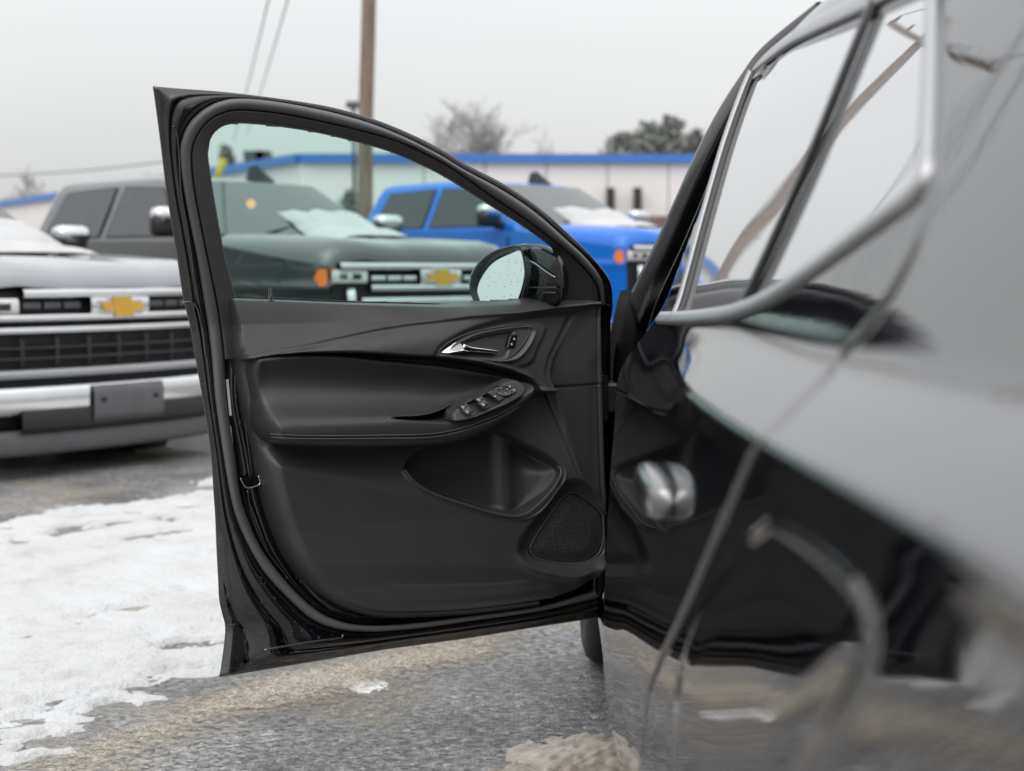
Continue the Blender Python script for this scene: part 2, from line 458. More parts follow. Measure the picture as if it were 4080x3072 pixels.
# hinge side: painted end face and backing behind the panel
hr = spline([(2442,1220),(2425,1350),(2412,1600),(2412,1900),(2416,2150),(2412,2300),(2385,2462)], 8)
hl = spline([(2375,1205),(2376,1350),(2376,1600),(2376,1900),(2376,2150),(2366,2300),(2350,2400)], 8)
grid_obj('hinge_face', np.stack([dp(hl, -0.01), dp(lerp(hl, hr, 0.6), -0.012), dp(hr, -0.016), dp(hr, -0.075)], 1), M['paint'], FD)
ob = sdf(bx, by, np.vstack([cSI[NB - 1:], [(2390, 2300), (2395, 1300), (2370, 1225), (1200, 1225)]]))
kb = ob > -2
grid_obj('inner_skin', door_xyz(OU, OZ, -0.028), M['paint'], FD, keep=(kb[:-1, :-1] & kb[1:, 1:] & kb[1:, :-1] & kb[:-1, 1:]))
# pressed bead in the lower corner, rubber strap clip, stickers
def bead(name, pts, h, r, mat, n=8):
    V, f = tube_geo(dp(spline(pts, n), h), r, 8); return mesh_obj(name, V, f, mat, FD)
bead('pressed_bead', [(1052,2590),(1150,2572),(1250,2556),(1340,2543),(1362,2540),(1368,2528)], -0.001, 0.0022, M['paint'])
bead('pressed_bead', [(690,500),(706,540),(714,620),(722,760),(745,900),(765,1030),(773,1120)], 0.0, 0.0018, M['paint'])
bead('pressed_bead', [(727,1205),(760,1203),(785,1225),(800,1280),(812,1350),(820,1420)], 0.0, 0.0022, M['paint'])
bead('channel_rib', [(948,1440),(962,1560),(978,1700),(992,1800),(1010,1930)], -0.014, 0.002, M['paint'])
bead('channel_rib', [(985,1950),(1000,2040),(1030,2130),(1075,2210),(1130,2280)], -0.012, 0.002, M['paint'])
def plate(name, quad, h, mat, parent=None, th=0.0012):
    A = dp(quad, h); B = dp(quad, h + th); n = len(quad)
    V = np.vstack([A, B]); f = [list(range(n, 2 * n))] + [[i, (i + 1) % n, n + (i + 1) % n, n + i] for i in range(n)]
    return mesh_obj(name, V, f, mat, parent or FD, smooth=False)
plate('sticker', [(900,1512),(910,1510),(924,1655),(914,1657)], -0.013, M['sticker'])
plate('sticker', [(911,1698),(920,1697),(929,1765),(921,1767)], -0.013, M['sticker'])
clip = plate('wiring_clip', [(958,1903),(1030,1895),(1034,1930),(986,1942),(965,1925)], -0.012, M['gloss'], th=0.010)
bead('clip_edge', [(958,1905),(968,1926),(986,1943),(1034,1930),(1030,1896)], -0.001, 0.0016, M['chrome'])

# ---- glass pane with a little thickness
gu = np.linspace(-0.02, 1.2, 160); gz = np.linspace(1.0, 1.54, 90)
GU, GZ = np.meshgrid(gu, gz); PG = door_xyz(GU, GZ, -0.034); gx, gy = proj(PG)
kg = sdf(gx, gy, hole) > -14
kgc = kg[:-1, :-1] & kg[1:, :-1] & kg[:-1, 1:] & kg[1:, 1:]
grid_obj('window_glass', PG, M['glass_door'], FD, keep=kgc)

# ---- moulded trim panel: a relief in the door's own (u, z) frame
pu = np.linspace(-0.06, 1.12, 560); pz = np.linspace(0.36, 1.16, 380)
PU, PZ = np.meshgrid(pu, pz)
X, Y = proj(door_xyz(PU, PZ, 0.045)); X = X.astype(np.float32); Y = Y.astype(np.float32)
top_px = [(941,1190),(1200,1199),(1400,1208),(1617,1213),(1780,1217),(1942,1212),(2105,1202),(2214,1193),(2300,1194),(2376,1194)]
pan_px = np.vstack([top_px, [(2388,1210),(2398,1400),(2401,1600),(2404,1800),(2410,2000),(2416,2150),(2404,2240),(2379,2300),(2320,2352),(2213,2392)],
                    spline([(2029,2420),(1850,2440),(1660,2450),(1540,2450),(1440,2434),(1330,2390),(1240,2318),(1170,2220),(1115,2090),(1075,1950),(1040,1800),(1000,1640),(968,1480),(955,1400),(948,1300)], 3)])
def panel_relief(X, Y):
    S_pan = sdf(X, Y, pan_px)
    yT = np.interp(X, [p[0] for p in top_px], [p[1] for p in top_px])
    L1 = [(900,1432),(996,1420),(1085,1404),(1250,1372),(1500,1314),(1629,1292),(1758,1277),(1865,1260),(2058,1247),(2187,1228),(2316,1213),(2376,1206)]
    L2 = [(900,1434),(996,1426),(1085,1412),(1200,1404),(1350,1403),(1500,1410),(1629,1419),(1745,1424),(1886,1446),(2015,1476),(2090,1508),(2130,1560),(2400,1560)]
    yL1 = np.interp(X, [p[0] for p in L1], [p[1] for p in L1]); yL2 = np.interp(X, [p[0] for p in L2], [p[1] for p in L2])
    ARM = spline([(1033,1420),(1150,1410),(1291,1409),(1400,1416),(1500,1428),(1715,1449),(1844,1466),(1972,1488),(2050,1505),(2093,1520),(2116,1541),(2127,1574),(2118,1597),
                  (2093,1622),(2037,1664),(1972,1702),(1887,1741),(1801,1766),(1672,1780),(1500,1786),(1300,1784),(1150,1778),(1098,1765),(1070,1725),(1042,1623),(1012,1500),(1012,1440)], 4, closed=True)
    # belt roll and the two sweeping planes above the armrest
    tA = np.clip((Y - yT) / np.maximum(yL1 - yT, 6), 0, 1.2); tB = np.clip((Y - yL1) / np.maximum(yL2 - yL1, 6), 0, 1.0)
    hA = 0.010 + 0.056 * tA ** 0.85
    hB = 0.058 + 0.034 * np.sin(tB * math.pi / 2) ** 1.0
    H = hA * (1 - ss(-5, 7, Y - yL1)) + hB * ss(-5, 7, Y - yL1)
    # plateau round the inner handle, bounded above by the wing line
    wing = spline([(1690,1425),(1715,1402),(1760,1362),(1844,1316),(1930,1284),(2058,1250),(2187,1231),(2316,1217),(2400,1209)], 5)
    HZ = np.vstack([wing, [(2420,1560),(2120,1560),(2090,1508),(2015,1476),(1886,1446),(1745,1430)]])
    sW = sdf(X, Y, HZ)
    yW = np.interp(X, wing[:, 0], wing[:, 1])
    tW = np.clip((Y - yW) / np.maximum(yL2 - yW, 20), 0, 1)
    hW = 0.046 + 0.030 * tW
    H = H * (1 - ss(-4, 34, sW)) + hW * ss(-4, 34, sW)
    # raised wing frame round the handle
    RAI = spline([(1725,1420),(1760,1368),(1844,1326),(1930,1302),(2050,1284),(2130,1281),(2178,1296),(2176,1330),(2150,1390),(2120,1450),(2040,1470),(1900,1448),(1780,1432)], 5, closed=True)
    sR = sdf(X, Y, RAI); H += 0.008 * ss(-3, 18, sR)
    # below: the groove over the armrest, then the lower panel
    below = ss(-4, 8, Y - yL2)
    yAb = np.interp(X, [950,1098,1300,1500,1672,1801,1887,1972,2037,2093,2127,2420], [1770,1770,1784,1786,1780,1766,1741,1702,1664,1622,1560,1545])
    tl = np.clip((Y - yAb) / 330.0, 0, 2.2)
    cre = [(1040,1850),(1200,1890),(1400,1942),(1600,1990),(1760,2028),(1900,2062),(2042,2084),(2110,2070),(2190,2000),(2260,1930)]
    yC = np.interp(X, [p[0] for p in cre], [p[1] for p in cre])
    hL = 0.030 + 0.040 * ss(0, 1, np.clip((Y - yAb) / np.maximum(yC - yAb, 40), 0, 1))
    hL = hL - 0.020 * np.clip((Y - yC) / 420.0, 0, 1) ** 1.3 - 0.010 * ss(60, 170, Y - 2180)
    H = H * (1 - below) + hL * below
    # front facets beside the hinge: a proud plate with a crease running down
    CR = [(2330,1215),(2290,1265),(2243,1355),(2207,1430),(2196,1482),(2202,1540),(2222,1620),(2290,1800),(2370,2010),(2390,2090)]
    xC = np.interp(Y, [p[1] for p in CR], [p[0] for p in CR])
    right = ss(-14, 10, X - xC)
    hR = np.where(Y < 1540, 0.050, 0.047)
    inR = right * ss(1205, 1235, Y) * (1 - ss(2050, 2150, Y))
    H = H * (1 - inR) + (hR + 0.012 * ss(0, 160, X - xC)) * inR
    sh = np.exp(-((X - xC + 16) / 13.0) ** 2) * ss(1230, 1290, Y) * (1 - ss(1950, 2080, Y)); H -= 0.007 * sh
    seamR = np.vstack([[(2105,1538)], [(2200,1543),(2300,1538),(2401,1531)]])
    H -= 0.006 * np.exp(-(seg_dist(X, Y, seamR, False) / 3.2) ** 2)
    vcut = [(2376,1210),(2380,1500),(2386,1800),(2394,2060)]
    H -= 0.005 * np.exp(-(seg_dist(X, Y, vcut, False) / 3.0) ** 2)
    # map pocket scooped under the armrest
    POC = spline([(1608,1858),(1622,1890),(1658,1926),(1730,1968),(1850,2010),(1970,2046),(2042,2058),(2090,2050),(2132,2022),(2192,1962),(2228,1908),(2234,1872),(2204,1839),(2150,1800),(2078,1761),(2004,1716),(1900,1742),(1780,1768),(1690,1788),(1625,1825)], 4, closed=True)
    sP = sdf(X, Y, POC)
    rim = np.exp(-((sP + 7) / 7.0) ** 2) * ss(1845, 1890, Y); H += 0.005 * rim
    fl = ss(0, 16, sP)
    wallr = ss(0, 95, sP + 20) 
    floorP = -0.024 + 0.026 * np.clip((Y - 1760) / 300.0, 0, 1)
    ridge = 0.018 * np.exp(-((X - (2050 - 0.06 * (Y - 1800))) / 40.0) ** 2)
    cup = 0.056 * ss(2055, 2240, X) * ss(1815, 1900, Y - 0.25 * (2150 - X))
    H = H * (1 - fl) + np.minimum(H, floorP + ridge + cup) * fl
    pl = [(1100,1540)]
    H -= 0.004 * np.exp(-(seg_dist(X, Y, [(2000,1728),(2078,1761),(2150,1800),(2204,1839)], False) / 3.0) ** 2)
    # speaker dish
    SPK = spline([(2111,2190),(2126,2150),(2150,2112),(2198,2040),(2240,1982),(2268,1964),(2300,1966),(2348,1998),(2394,2040),(2404,2076),(2404,2148),(2388,2202),(2346,2236),(2288,2249),(2210,2243),(2135,2224)], 4, closed=True)
    sS = sdf(X, Y, SPK)
    dish = ss(-60, -8, sS); H = H * (1 - dish) + (0.040 + 0.006 * ss(2200, 2270, Y)) * dish
    H += 0.012 * np.exp(-((sS + 44) / 22.0) ** 2) * ss(2195, 2260, Y)
    H -= 0.010 * ss(-8, 2, sS)
    # lower shelf line and rounded border
    H += 0.003 * ss(-6, 6, Y - np.interp(X, [1500,1700,2000,2300], [2330,2334,2326,2290])) * ss(1480, 1600, X)
    H = blur(H, 0.8)
    edge_r = np.clip(S_pan, 0, 62) / 62.0
    leftlow = np.maximum(ss(1420, 1480, Y), 0) * (1 - ss(2330, 2390, X))
    round_ = np.sqrt(1 - (1 - edge_r) ** 2)
    H = H * (leftlow * round_ + (1 - leftlow) * ss(-2, 8, S_pan)) - 0.040 * (1 - ss(-9, 3, S_pan))
    return H, S_pan, ARM, SPK, POC
H, S_pan, ARM, SPK, POC = panel_relief(X, Y)
for _ in range(2):
    X, Y = [a_.astype(np.float32) for a_ in proj(door_xyz(PU, PZ, np.clip(blur(np.clip(H, 0.02, 0.1), 9), 0.03, 0.085)))]
    H, S_pan, ARM, SPK, POC = panel_relief(X, Y)
kp = S_pan > -11
kpc = kp[:-1, :-1] & kp[1:, :-1] & kp[:-1, 1:] & kp[1:, 1:]
H_base = H
grid_obj('trim_panel', door_xyz(PU, PZ, H), M['trim_low'], FD, keep=kpc)

def hpan(px, py, Hh):
    i = np.argmin((X - px) ** 2 + (Y - py) ** 2); return float(Hh.ravel()[i])
lip = spline([(1612,1872),(1658,1926),(1730,1968),(1850,2010),(1970,2046),(2042,2058),(2090,2050),(2132,2022),(2192,1962),(2228,1908),(2234,1872),(2204,1839),(2150,1800)], 5)
lh = np.array([hpan(p[0] + 0, p[1] + 9, H_base) for p in lip]); lh = np.convolve(np.r_[[lh[0]] * 4, lh, [lh[-1]] * 4], np.ones(9) / 9, 'valid')
V, f = tube_geo(dp(lip, lh + 0.0005), 0.0034, 8); mesh_obj('pocket_lip', V, f, M['frame_trim'], FD)
# turned edge of the panel
ep = spline([(2150,2404),(2029,2420),(1850,2440),(1660,2450),(1540,2450),(1440,2434),(1330,2390),(1240,2318),(1170,2220),(1115,2090),(1075,1950),(1040,1800),(1000,1640),(968,1480),(960,1432)], 8)
et = np.gradient(ep, axis=0); et /= np.linalg.norm(et, axis=1)[:, None]; en2 = np.stack([-et[:, 1], et[:, 0]], 1)
if (en2[60] @ (np.array([1700., 2000.]) - ep[60])) < 0: en2 = -en2
grid_obj('panel_edge', np.stack([dp(ep + en2 * o_, h_) for o_, h_ in ((-12, -0.03), (-11, 0.002), (-8, 0.008), (-2, 0.013), (4, 0.018), (10, 0.022), (14, 0.018))], 1), M['trim_low'], FD)
# ---- armrest with its concave bolster, stitched roll and pull cup
def arm_relief(X, Y):
    sA = sdf(X, Y, ARM)
    topb = [(1012,1440),(1033,1420),(1150,1410),(1291,1409),(1400,1416),(1500,1428),(1715,1449),(1844,1466),(1972,1488),(2050,1505),(2093,1520)]
    Kl = [(1062,1700),(1090,1693),(1300,1690),(1500,1684),(1586,1678),(1766,1679),(1830,1668),(1887,1651),(1972,1612),(2058,1569),(2084,1544),(2086,1526)]
    botb = [(1070,1730),(1098,1765),(1150,1778),(1300,1784),(1500,1786),(1672,1780),(1801,1766),(1887,1741),(1972,1702),(2037,1664),(2093,1622),(2118,1597),(2127,1574),(2116,1541)]
    dT = seg_dist(X, Y, topb, False); dK = seg_dist(X, Y, Kl, False); dB = seg_dist(X, Y, botb, False)
    yK = np.interp(X, [p[0] for p in Kl[:-1]], [p[1] for p in Kl[:-1]])
    above = (Y < yK) & (X < 2086)
    v = dT / (dT + dK + 1e-3); w = dK / (dK + dB + 1e-3)
    hBol = 0.078 - 0.024 * np.sin(math.pi * np.clip(v * 1.1, 0, 1)) + 0.050 * v ** 2.6
    hRoll = 0.128 + 0.007 * np.sin(math.pi * np.clip(w * 0.9, 0, 1)) - 0.008 * w
    HA = np.where(above, hBol, hRoll)
    HA = blur(HA, 1.8)
    ST1 = spline([(1064,1728),(1200,1735),(1350,1736),(1500,1734),(1715,1728),(1844,1704),(1972,1658),(2058,1611),(2096,1578),(2106,1544)], 8)
    ST2 = spline([(1068,1742),(1200,1747),(1350,1748),(1500,1746),(1715,1742),(1865,1710),(1972,1671),(2058,1624),(2104,1584),(2114,1552)], 8)
    mid = (ST1 + ST2[:len(ST1)]) / 2
    HA -= 0.0035 * np.exp(-(seg_dist(X, Y, mid[::3], False) / 3.0) ** 2)
    CUP = spline([(1556,1664),(1672,1655),(1758,1630),(1818,1607),(1806,1632),(1785,1676),(1672,1677),(1600,1672)], 4, closed=True)
    sC = sdf(X, Y, CUP)
    HA -= 0.055 * ss(-1, 9, sC)
    HA += 0.0035 * np.exp(-((sC + 5) / 4.0) ** 2) * (Y < 1668)
    fall = ss(-5, 9, sA)
    round_a = np.sqrt(np.clip(1 - (1 - np.clip(sA / 26.0, 0, 1)) ** 2, 0, 1))
    HA = (H_base - 0.012) * (1 - fall) + (0.040 + (HA - 0.040) * (0.30 + 0.70 * round_a)) * fall
    topfix = np.clip(1 - dT / 30.0, 0, 1)
    return HA, sA, ST1, ST2, botb
XA, YA = [a_.astype(np.float32) for a_ in proj(door_xyz(PU, PZ, 0.10))]
HA, sA, ST1, ST2, botb = arm_relief(XA, YA)
for _ in range(2):
    XA, YA = [a_.astype(np.float32) for a_ in proj(door_xyz(PU, PZ, np.clip(blur(np.clip(HA, 0.055, 0.14), 10), 0.06, 0.135)))]
    HA, sA, ST1, ST2, botb = arm_relief(XA, YA)
ka = sA > -8
kac = ka[:-1, :-1] & ka[1:, :-1] & ka[:-1, 1:] & ka[1:, 1:]
grid_obj('armrest', door_xyz(PU, PZ, HA), M['leather'], FD, keep=kac)
def hfield(px, py, Hh):
    """height of a relief at a photo position"""
    i = np.argmin((XA - px) ** 2 + (YA - py) ** 2); return float(Hh.ravel()[i])
def on(pts, Hh, lift=0.001):
    return np.array([dp([p], hfield(p[0], p[1], Hh) + lift)[0] for p in pts])
for STc in (ST1, ST2):
    P = on(resample(STc, 60), HA, 0.0012)
    P = resample(spline(P, 4), 150)
    geo = [tube_geo(np.array([P[i], (P[i] + P[i + 1]) / 2 + EN * 0.0005, P[i] * 0.25 + P[i + 1] * 0.75]), 0.0007, 5) for i in range(len(P) - 1)]
    V, f = join_geo(geo); mesh_obj('stitching', V, f, M['stitch'], FD)
pp = on(resample(spline(botb, 6), 70), HA, 0.0); pp = spline(pp, 3)
V, f = tube_geo(blur(pp, 3) - EZ * 0.001 + EN * 0.007, 0.0034, 8); mesh_obj('piping', V, f, M['rubber'], FD)

# ---- window switch plate
def local_relief(name, poly, Hfun, mat, margin=6, n=170, parent=None, pxpad=20):
    """finer relief patch clipped by an outline given in the photo"""
    P0 = np.asarray(poly, float); lo = P0.min(0) - pxpad; hi = P0.max(0) + pxpad
    cxy = P0.mean(0); h0 = float(np.asarray(Hfun(np.array([cxy[0]]), np.array([cxy[1]])))[0])
    q = np.vstack([dp([lo, hi, (lo[0], hi[1]), (hi[0], lo[1])], h0 + e) for e in (-0.012, 0.012)])
    us = (q - HG) @ EU; zs = q[:, 2]
    asp = (us.max() - us.min()) / (zs.max() - zs.min())
    a = np.linspace(us.min(), us.max(), int(n * max(asp, 1) ** 0.5)); b = np.linspace(zs.min(), zs.max(), int(n / max(asp, 1) ** 0.5))
    A, B = np.meshgrid(a, b)
    h = np.full(A.shape, h0)
    for _ in range(2):
        x, y = proj(door_xyz(A, B, h0)); h = Hfun(x, y)
    s = sdf(x, y, P0); kk = s > -margin
    kk = kk[:-1, :-1] & kk[1:, :-1] & kk[:-1, 1:] & kk[1:, 1:]
    return grid_obj(name, door_xyz(A, B, h), mat, parent or FD, keep=kk)
SWP = spline([(1793,1661),(1799,1645),(1827,1618),(1870,1595),(1926,1570),(1971,1548),(2016,1525),(2050,1516),(2073,1527),(2081,1546),(2071,1566),(2039,1588),(1983,1616),(1926,1638),(1881,1656),(1836,1670),(1797,1675)], 3, closed=True)
OPN = [(1828,1619),(1953,1562),(1974,1604),(1866,1657)]
def sw_plane(x, y):
    # plate tilts back towards its upper edge like the armrest ledge
    dd = (y - np.interp(x, [1793, 2081], [1640, 1530])) / 60.0
    return 0.128 + 0.020 * np.clip(dd, -1.4, 1.4)
def sw_h(x, y):
    s = sdf(x, y, SWP); o = sdf(x, y, OPN)
    return sw_plane(x, y) + 0.004 * ss(-2, 5, s) - 0.03 * (1 - ss(-6, -1, s)) - 0.014 * ss(-1.5, 1.5, o)
local_relief('switch_plate', SWP, sw_h, M['button'], margin=6)
def sw_btn(name, poly, h, mat=None, dome=0.0):
    def f(x, y):
        s = sdf(x, y, poly)
        return sw_plane(x, y) + h - 0.014 * (1 - ss(-2.5, 0.8, s)) + dome * ss(0, 14, s)
    return local_relief(name, poly, f, mat or M['button'], margin=2.5, n=36, pxpad=5)
T6 = lambda pts: [(1700 + x * 0.226, 1480 + y * 0.226) for x, y in pts]
for quad in ([(590,620),(735,570),(770,605),(645,690)], [(650,698),(778,612),(840,715),(730,780)], [(870,485),(990,437),(1040,478),(930,560)], [(940,570),(1050,486),(1120,580),(998,650)]):
    sw_btn('window_switch', T6(quad), 0.007, dome=0.003)
sw_btn('mirror_lock_switch', T6([(1110,380),(1215,330),(1350,470),(1255,530)]), 0.007)
circ = T6([(1352 + 128 * math.cos(a), 352 + 84 * math.sin(a)) for a in np.linspace(0, 2 * math.pi, 22, endpoint=False)])
sw_btn('mirror_dial_ring', T6([(1352 + 140 * math.cos(a), 356 + 94 * math.sin(a)) for a in np.linspace(0, 2 * math.pi, 22, endpoint=False)]), 0.006, M['gloss'])
sw_btn('mirror_dial', circ, 0.0095, dome=-0.002)
sw_btn('mirror_fold_switch', T6([(1345,262),(1480,228),(1500,245),(1535,280),(1490,300),(1400,262)]), 0.006)
sw_btn('mirror_fold_switch', T6([(1490,320),(1545,285),(1590,330),(1580,360),(1500,408),(1478,400)]), 0.006)
def icon(name, strokes, lift, r=0.00065, plane=None):
    geo = []
    for s in strokes:
        s = np.array(s, float)
        h = plane(s[:, 0], s[:, 1]) + lift
        geo.append(tube_geo(dp(s, h), r, 5))
    V, f = join_geo(geo); return mesh_obj(name, V, f, M['icon'], FD)
def car_glyph(cx, cy, s=1.0):
    g = [[(-22,-14),(0,-14),(18,4),(24,18)], [(-22,-14),(-14,8),(4,22),(24,18)]]
    return [T6([(cx + x * s, cy + y * s) for x, y in q]) for q in g]
for c in ((640,630),(718,712),(920,502),(998,582)): icon('switch_icon', car_glyph(*c), 0.0128, plane=sw_plane)
for dx, dy in ((-48,-52),(64,-38),(34,30),(-76,28)):
    cx, cy = 1355 + dx, 352 + dy; icon('switch_icon', [T6([(cx - 10, cy + 8), (cx + 2, cy - 8), (cx + 10, cy + 6)])], 0.0102, plane=sw_plane)
icon('switch_icon', [T6([(1190,440),(1202,430),(1214,440),(1202,450),(1190,440)])], 0.0095, 0.001, plane=sw_plane)
icon('switch_icon', [T6([(1450,280),(1455,258),(1478,255),(1478,275),(1455,285)])], 0.0082, plane=sw_plane)
icon('switch_icon', [T6([(1515,325),(1540,318),(1556,330),(1540,345),(1530,348)])], 0.0082, plane=sw_plane)

# ---- inner door handle in its recess
T5 = lambda pts: [(1700 + x * 0.2034, 1270 + y * 0.2034) for x, y in pts]
BEZ = spline(T5([(215,680),(245,620),(400,480),(650,350),(900,260),(1250,190),(1600,145),(1850,128),(1960,150),(2010,215),(2000,300),(1930,430),(1800,600),(1650,740),(1500,810),(1300,835),(1000,815),(600,770),(300,728)]), 3, closed=True)
REC = spline(T5([(330,660),(470,530),(700,410),(1000,320),(1330,262),(1560,236),(1600,262),(1520,470),(1420,700),(1300,762),(1000,740),(600,712)]), 3, closed=True)
def bz_plane(x, y): return 0.068 + 0.016 * np.clip((y - 1300) / 130.0, 0, 1)
def bz_h(x, y):
    s = sdf(x, y, BEZ); r = sdf(x, y, REC)
    return bz_plane(x, y) + 0.003 - 0.022 * (1 - ss(-5, 1, s)) + 0.0022 * np.exp(-((s - 4) / 3.0) ** 2) - 0.030 * ss(-2, 26, r) - 0.003 * ss(8, 16, s)
local_relief('handle_bezel', BEZ, bz_h, M['trim'], margin=6, n=200)
V, f = tube_geo(dp(np.vstack([BEZ, BEZ[:1]]), bz_plane(0, np.r_[BEZ[:, 1], BEZ[0, 1]]) + 0.002), 0.0017, 6); mesh_obj('bezel_rim', V, f, M['frame_trim'], FD)
LEV = T5([(310,665),(370,600),(450,550),(620,468),(690,460),(760,508),(860,560),(1000,585),(1200,606),(1380,632),(1402,652),(1385,668),(1200,652),(1000,640),(750,648),(550,664),(380,676)])
def lev_h(x, y):
    s = sdf(x, y, LEV)
    yc = np.interp(x, [1763, 1800, 1840, 1880, 1985], [1404, 1391, 1383, 1393, 1401])
    tilt = np.interp(x, [1763, 1840, 1985], [0.080, 0.088, 0.080])
    return tilt + np.clip((y - yc) * 0.0006, -0.009, 0.007) - 0.02 * (1 - ss(-3, 0.5, s))
local_relief('handle_lever', LEV, lev_h, M['chrome'], margin=3, n=120)
V, f = tube_geo(dp(spline([(1842,1381),(1872,1390),(1903,1394),(1944,1398),(1978,1402),(1984,1403)], 5), 0.086), np.r_[np.linspace(0.0075, 0.0042, 22), np.linspace(0.004, 0.001, 4)], 10); mesh_obj('handle_bar', V, f, M['chrome'], FD)
INS = T5([(420,630),(500,560),(640,480),(680,478),(770,548),(600,625)])
local_relief('handle_inset', INS, lambda x, y: lev_h(x, y) + 0.0014 * ss(-2, 3, sdf(x, y, INS)) - 0.004 * (1 - ss(-2, 0, sdf(x, y, INS))), M['satin'], margin=2, n=50)
UND = T5([(320,690),(700,672),(1000,662),(1390,680),(1400,700),(1320,745),(1000,728),(600,706)])
local_relief('handle_grip', UND, lambda x, y: 0.072 - 0.008 * (1 - ss(-2, 6, sdf(x, y, UND))) + 0 * x, M['gloss'], margin=3, n=60)
LKS = spline(T5([(1690,318),(1790,318),(1788,370),(1720,560),(1680,574),(1575,570),(1580,540),(1640,370)]), 2, closed=True)
local_relief('lock_switch', LKS, lambda x, y: bz_plane(x, y) + 0.0035 - 0.012 * (1 - ss(-3, 1, sdf(x, y, LKS))), M['gloss'], margin=3, n=50)
bzp = lambda x, y: bz_plane(x, y)
for (cx, cy), tilt in (((1712, 395), 10), ((1665, 500), 0)):
    icon('lock_icon', [T5([(cx - 14, cy + 16), (cx + 14, cy + 16), (cx + 14, cy - 2), (cx - 14, cy - 2), (cx - 14, cy + 16)]), T5([(cx - 9, cy - 2), (cx - 9 + tilt, cy - 18), (cx + 8 + tilt, cy - 18), (cx + 9, cy - 2)])], 0.0046, plane=bzp)
# ---- speaker grille
m, nt, b = new_mat('speaker_cloth')
tc = nt.nodes.new('ShaderNodeTexCoord'); vo = nt.nodes.new('ShaderNodeTexVoronoi'); vo.inputs['Scale'].default_value = 260.0
nt.links.new(tc.outputs['Object'], vo.inputs['Vector']); r_ = ramp(nt, vo.outputs['Distance'], [(0.15, (0.004, 0.004, 0.004)), (0.6, (0.05, 0.05, 0.052))])
nt.links.new(r_.outputs[0], b.inputs['Base Color']); b.inputs['Roughness'].default_value = 0.6; bump(nt, b, vo.outputs['Distance'], 0.5, 0.001)
M['grille_cloth'] = m
local_relief('speaker_grille', SPK, lambda x, y: 0.034 + 0.006 * ss(0, 60, sdf(x, y, SPK)) - 0.012 * (1 - ss(-5, 2, sdf(x, y, SPK))), M['grille_cloth'], margin=5, n=110)
V, f = tube_geo(dp(np.vstack([SPK, SPK[:1]]), 0.0365), 0.0030, 6); mesh_obj('speaker_rim', V, f, M['frame_trim'], FD)
# ---- lock pin and sail triangle
V, f = lathe_geo([(0.0, 0.010), (0.004, 0.009), (0.005, 0.0045), (0.028, 0.0042), (0.030, 0.003), (0.0305, 0.0)], 14, 'z')
pinb = dp([(1078, 1206)], 0.004)[0]; mesh_obj('lock_pin', V + pinb, f, M['gloss'], FD)
# ---- belt sweep strip of the glass
bl = spline([(941,1192),(1200,1200),(1400,1210),(1617,1215),(1780,1220),(1942,1215),(2105,1204),(2225,1194)], 6)
V, f = tube_geo(dp(bl, -0.022), 0.006, 8); mesh_obj('belt_wiper', V, f, M['dark'], FD)

# ---- side mirror outside the glass, its glass facing the latch edge
UM = 0.215
def plane_u(pts, u):
    a = np.asarray(pts, float); r = ray(a[:, 0], a[:, 1]); t = (u - (CAM - HG) @ EU) / (r @ EU); return CAM + r * t[:, None]
MGL = spline([(2062,998),(2024,1009),(1959,1044),(1921,1098),(1907,1147),(1915,1180),(1937,1211),(1997,1220),(2051,1217),(2075,1180),(2085,1104),(2078,1033)], 4, closed=True)
MHO = spline([(2075,977),(1997,990),(1942,1017),(1905,1055),(1883,1093),(1877,1140),(1890,1190),(1920,1228),(1997,1240),(2062,1238),(2094,1180),(2108,1104),(2098,1020)], 4, closed=True)
g3 = plane_u(MGL, UM + 0.004); g3 = g3 - EU * ((g3[:, 2] - g3[:, 2].mean()) * 0.16)[:, None]; h3 = plane_u(resample(MHO, 52, True), UM)
n = len(g3)
mesh_obj('mirror_glass', np.vstack([g3, g3 - EU * 0.003]), [list(range(n))] + [[i, n + i, n + (i + 1) % n, (i + 1) % n] for i in range(n)], M['mirror'], FD, smooth=False)
M['drop'] = plain('water_drop', (0.10, 0.12, 0.12), 0.05, var=0.1)
rs_ = np.random.RandomState(4); geo = []
c2 = g3.mean(0)
for _ in range(34):
    i_ = rs_.randint(len(g3)); k_ = math.sqrt(rs_.rand()) * 0.92; pz_ = c2 + (g3[i_] - c2) * k_; r2 = rs_.uniform(0.0005, 0.0012)
    V, f = lathe_geo([(0.0, r2), (r2 * 0.5, r2 * 0.75), (r2 * 0.75, 0.0)], 7, 'x')
    B3 = np.stack([EU, EN, EZ], 0); geo.append((V @ B3 + pz_ + EU * 0.0004, f))
V, f = join_geo(geo); tag(mesh_obj('water_drops', V, f, M['drop'], FD), kind='stuff')
gi = plane_u(resample(MGL, 52, True), UM)
cen = h3.mean(0)
def ring(a, k, c=cen): return c + (h3 - c) * k - EU * a
rings = [gi - EU * 0.006, gi * 0.9 + h3 * 0.1 - EU * 0.004, gi * 0.3 + h3 * 0.7 + EU * 0.008, ring(-0.006, 1.0), ring(0.02, 1.04), ring(0.06, 1.03), ring(0.10, 0.92), ring(0.135, 0.72), ring(0.155, 0.40), ring(0.16, 0.05)]
RG = np.stack([np.vstack([r_, r_[:1]]) for r_ in rings], 0)
M['mirror_cap'] = paint('mirror_cap_paint', (0.006, 0.006, 0.008), ior=1.55, beads=(210.0, 0.6, 0.0016, 0.9))
grid_obj('mirror_housing', RG, M['mirror_cap'], FD)
ARMP = spline([(2085,1005),(2130,985),(2180,1003),(2235,1040),(2240,1180),(2200,1215),(2090,1228),(2080,1120)], 3, closed=True)
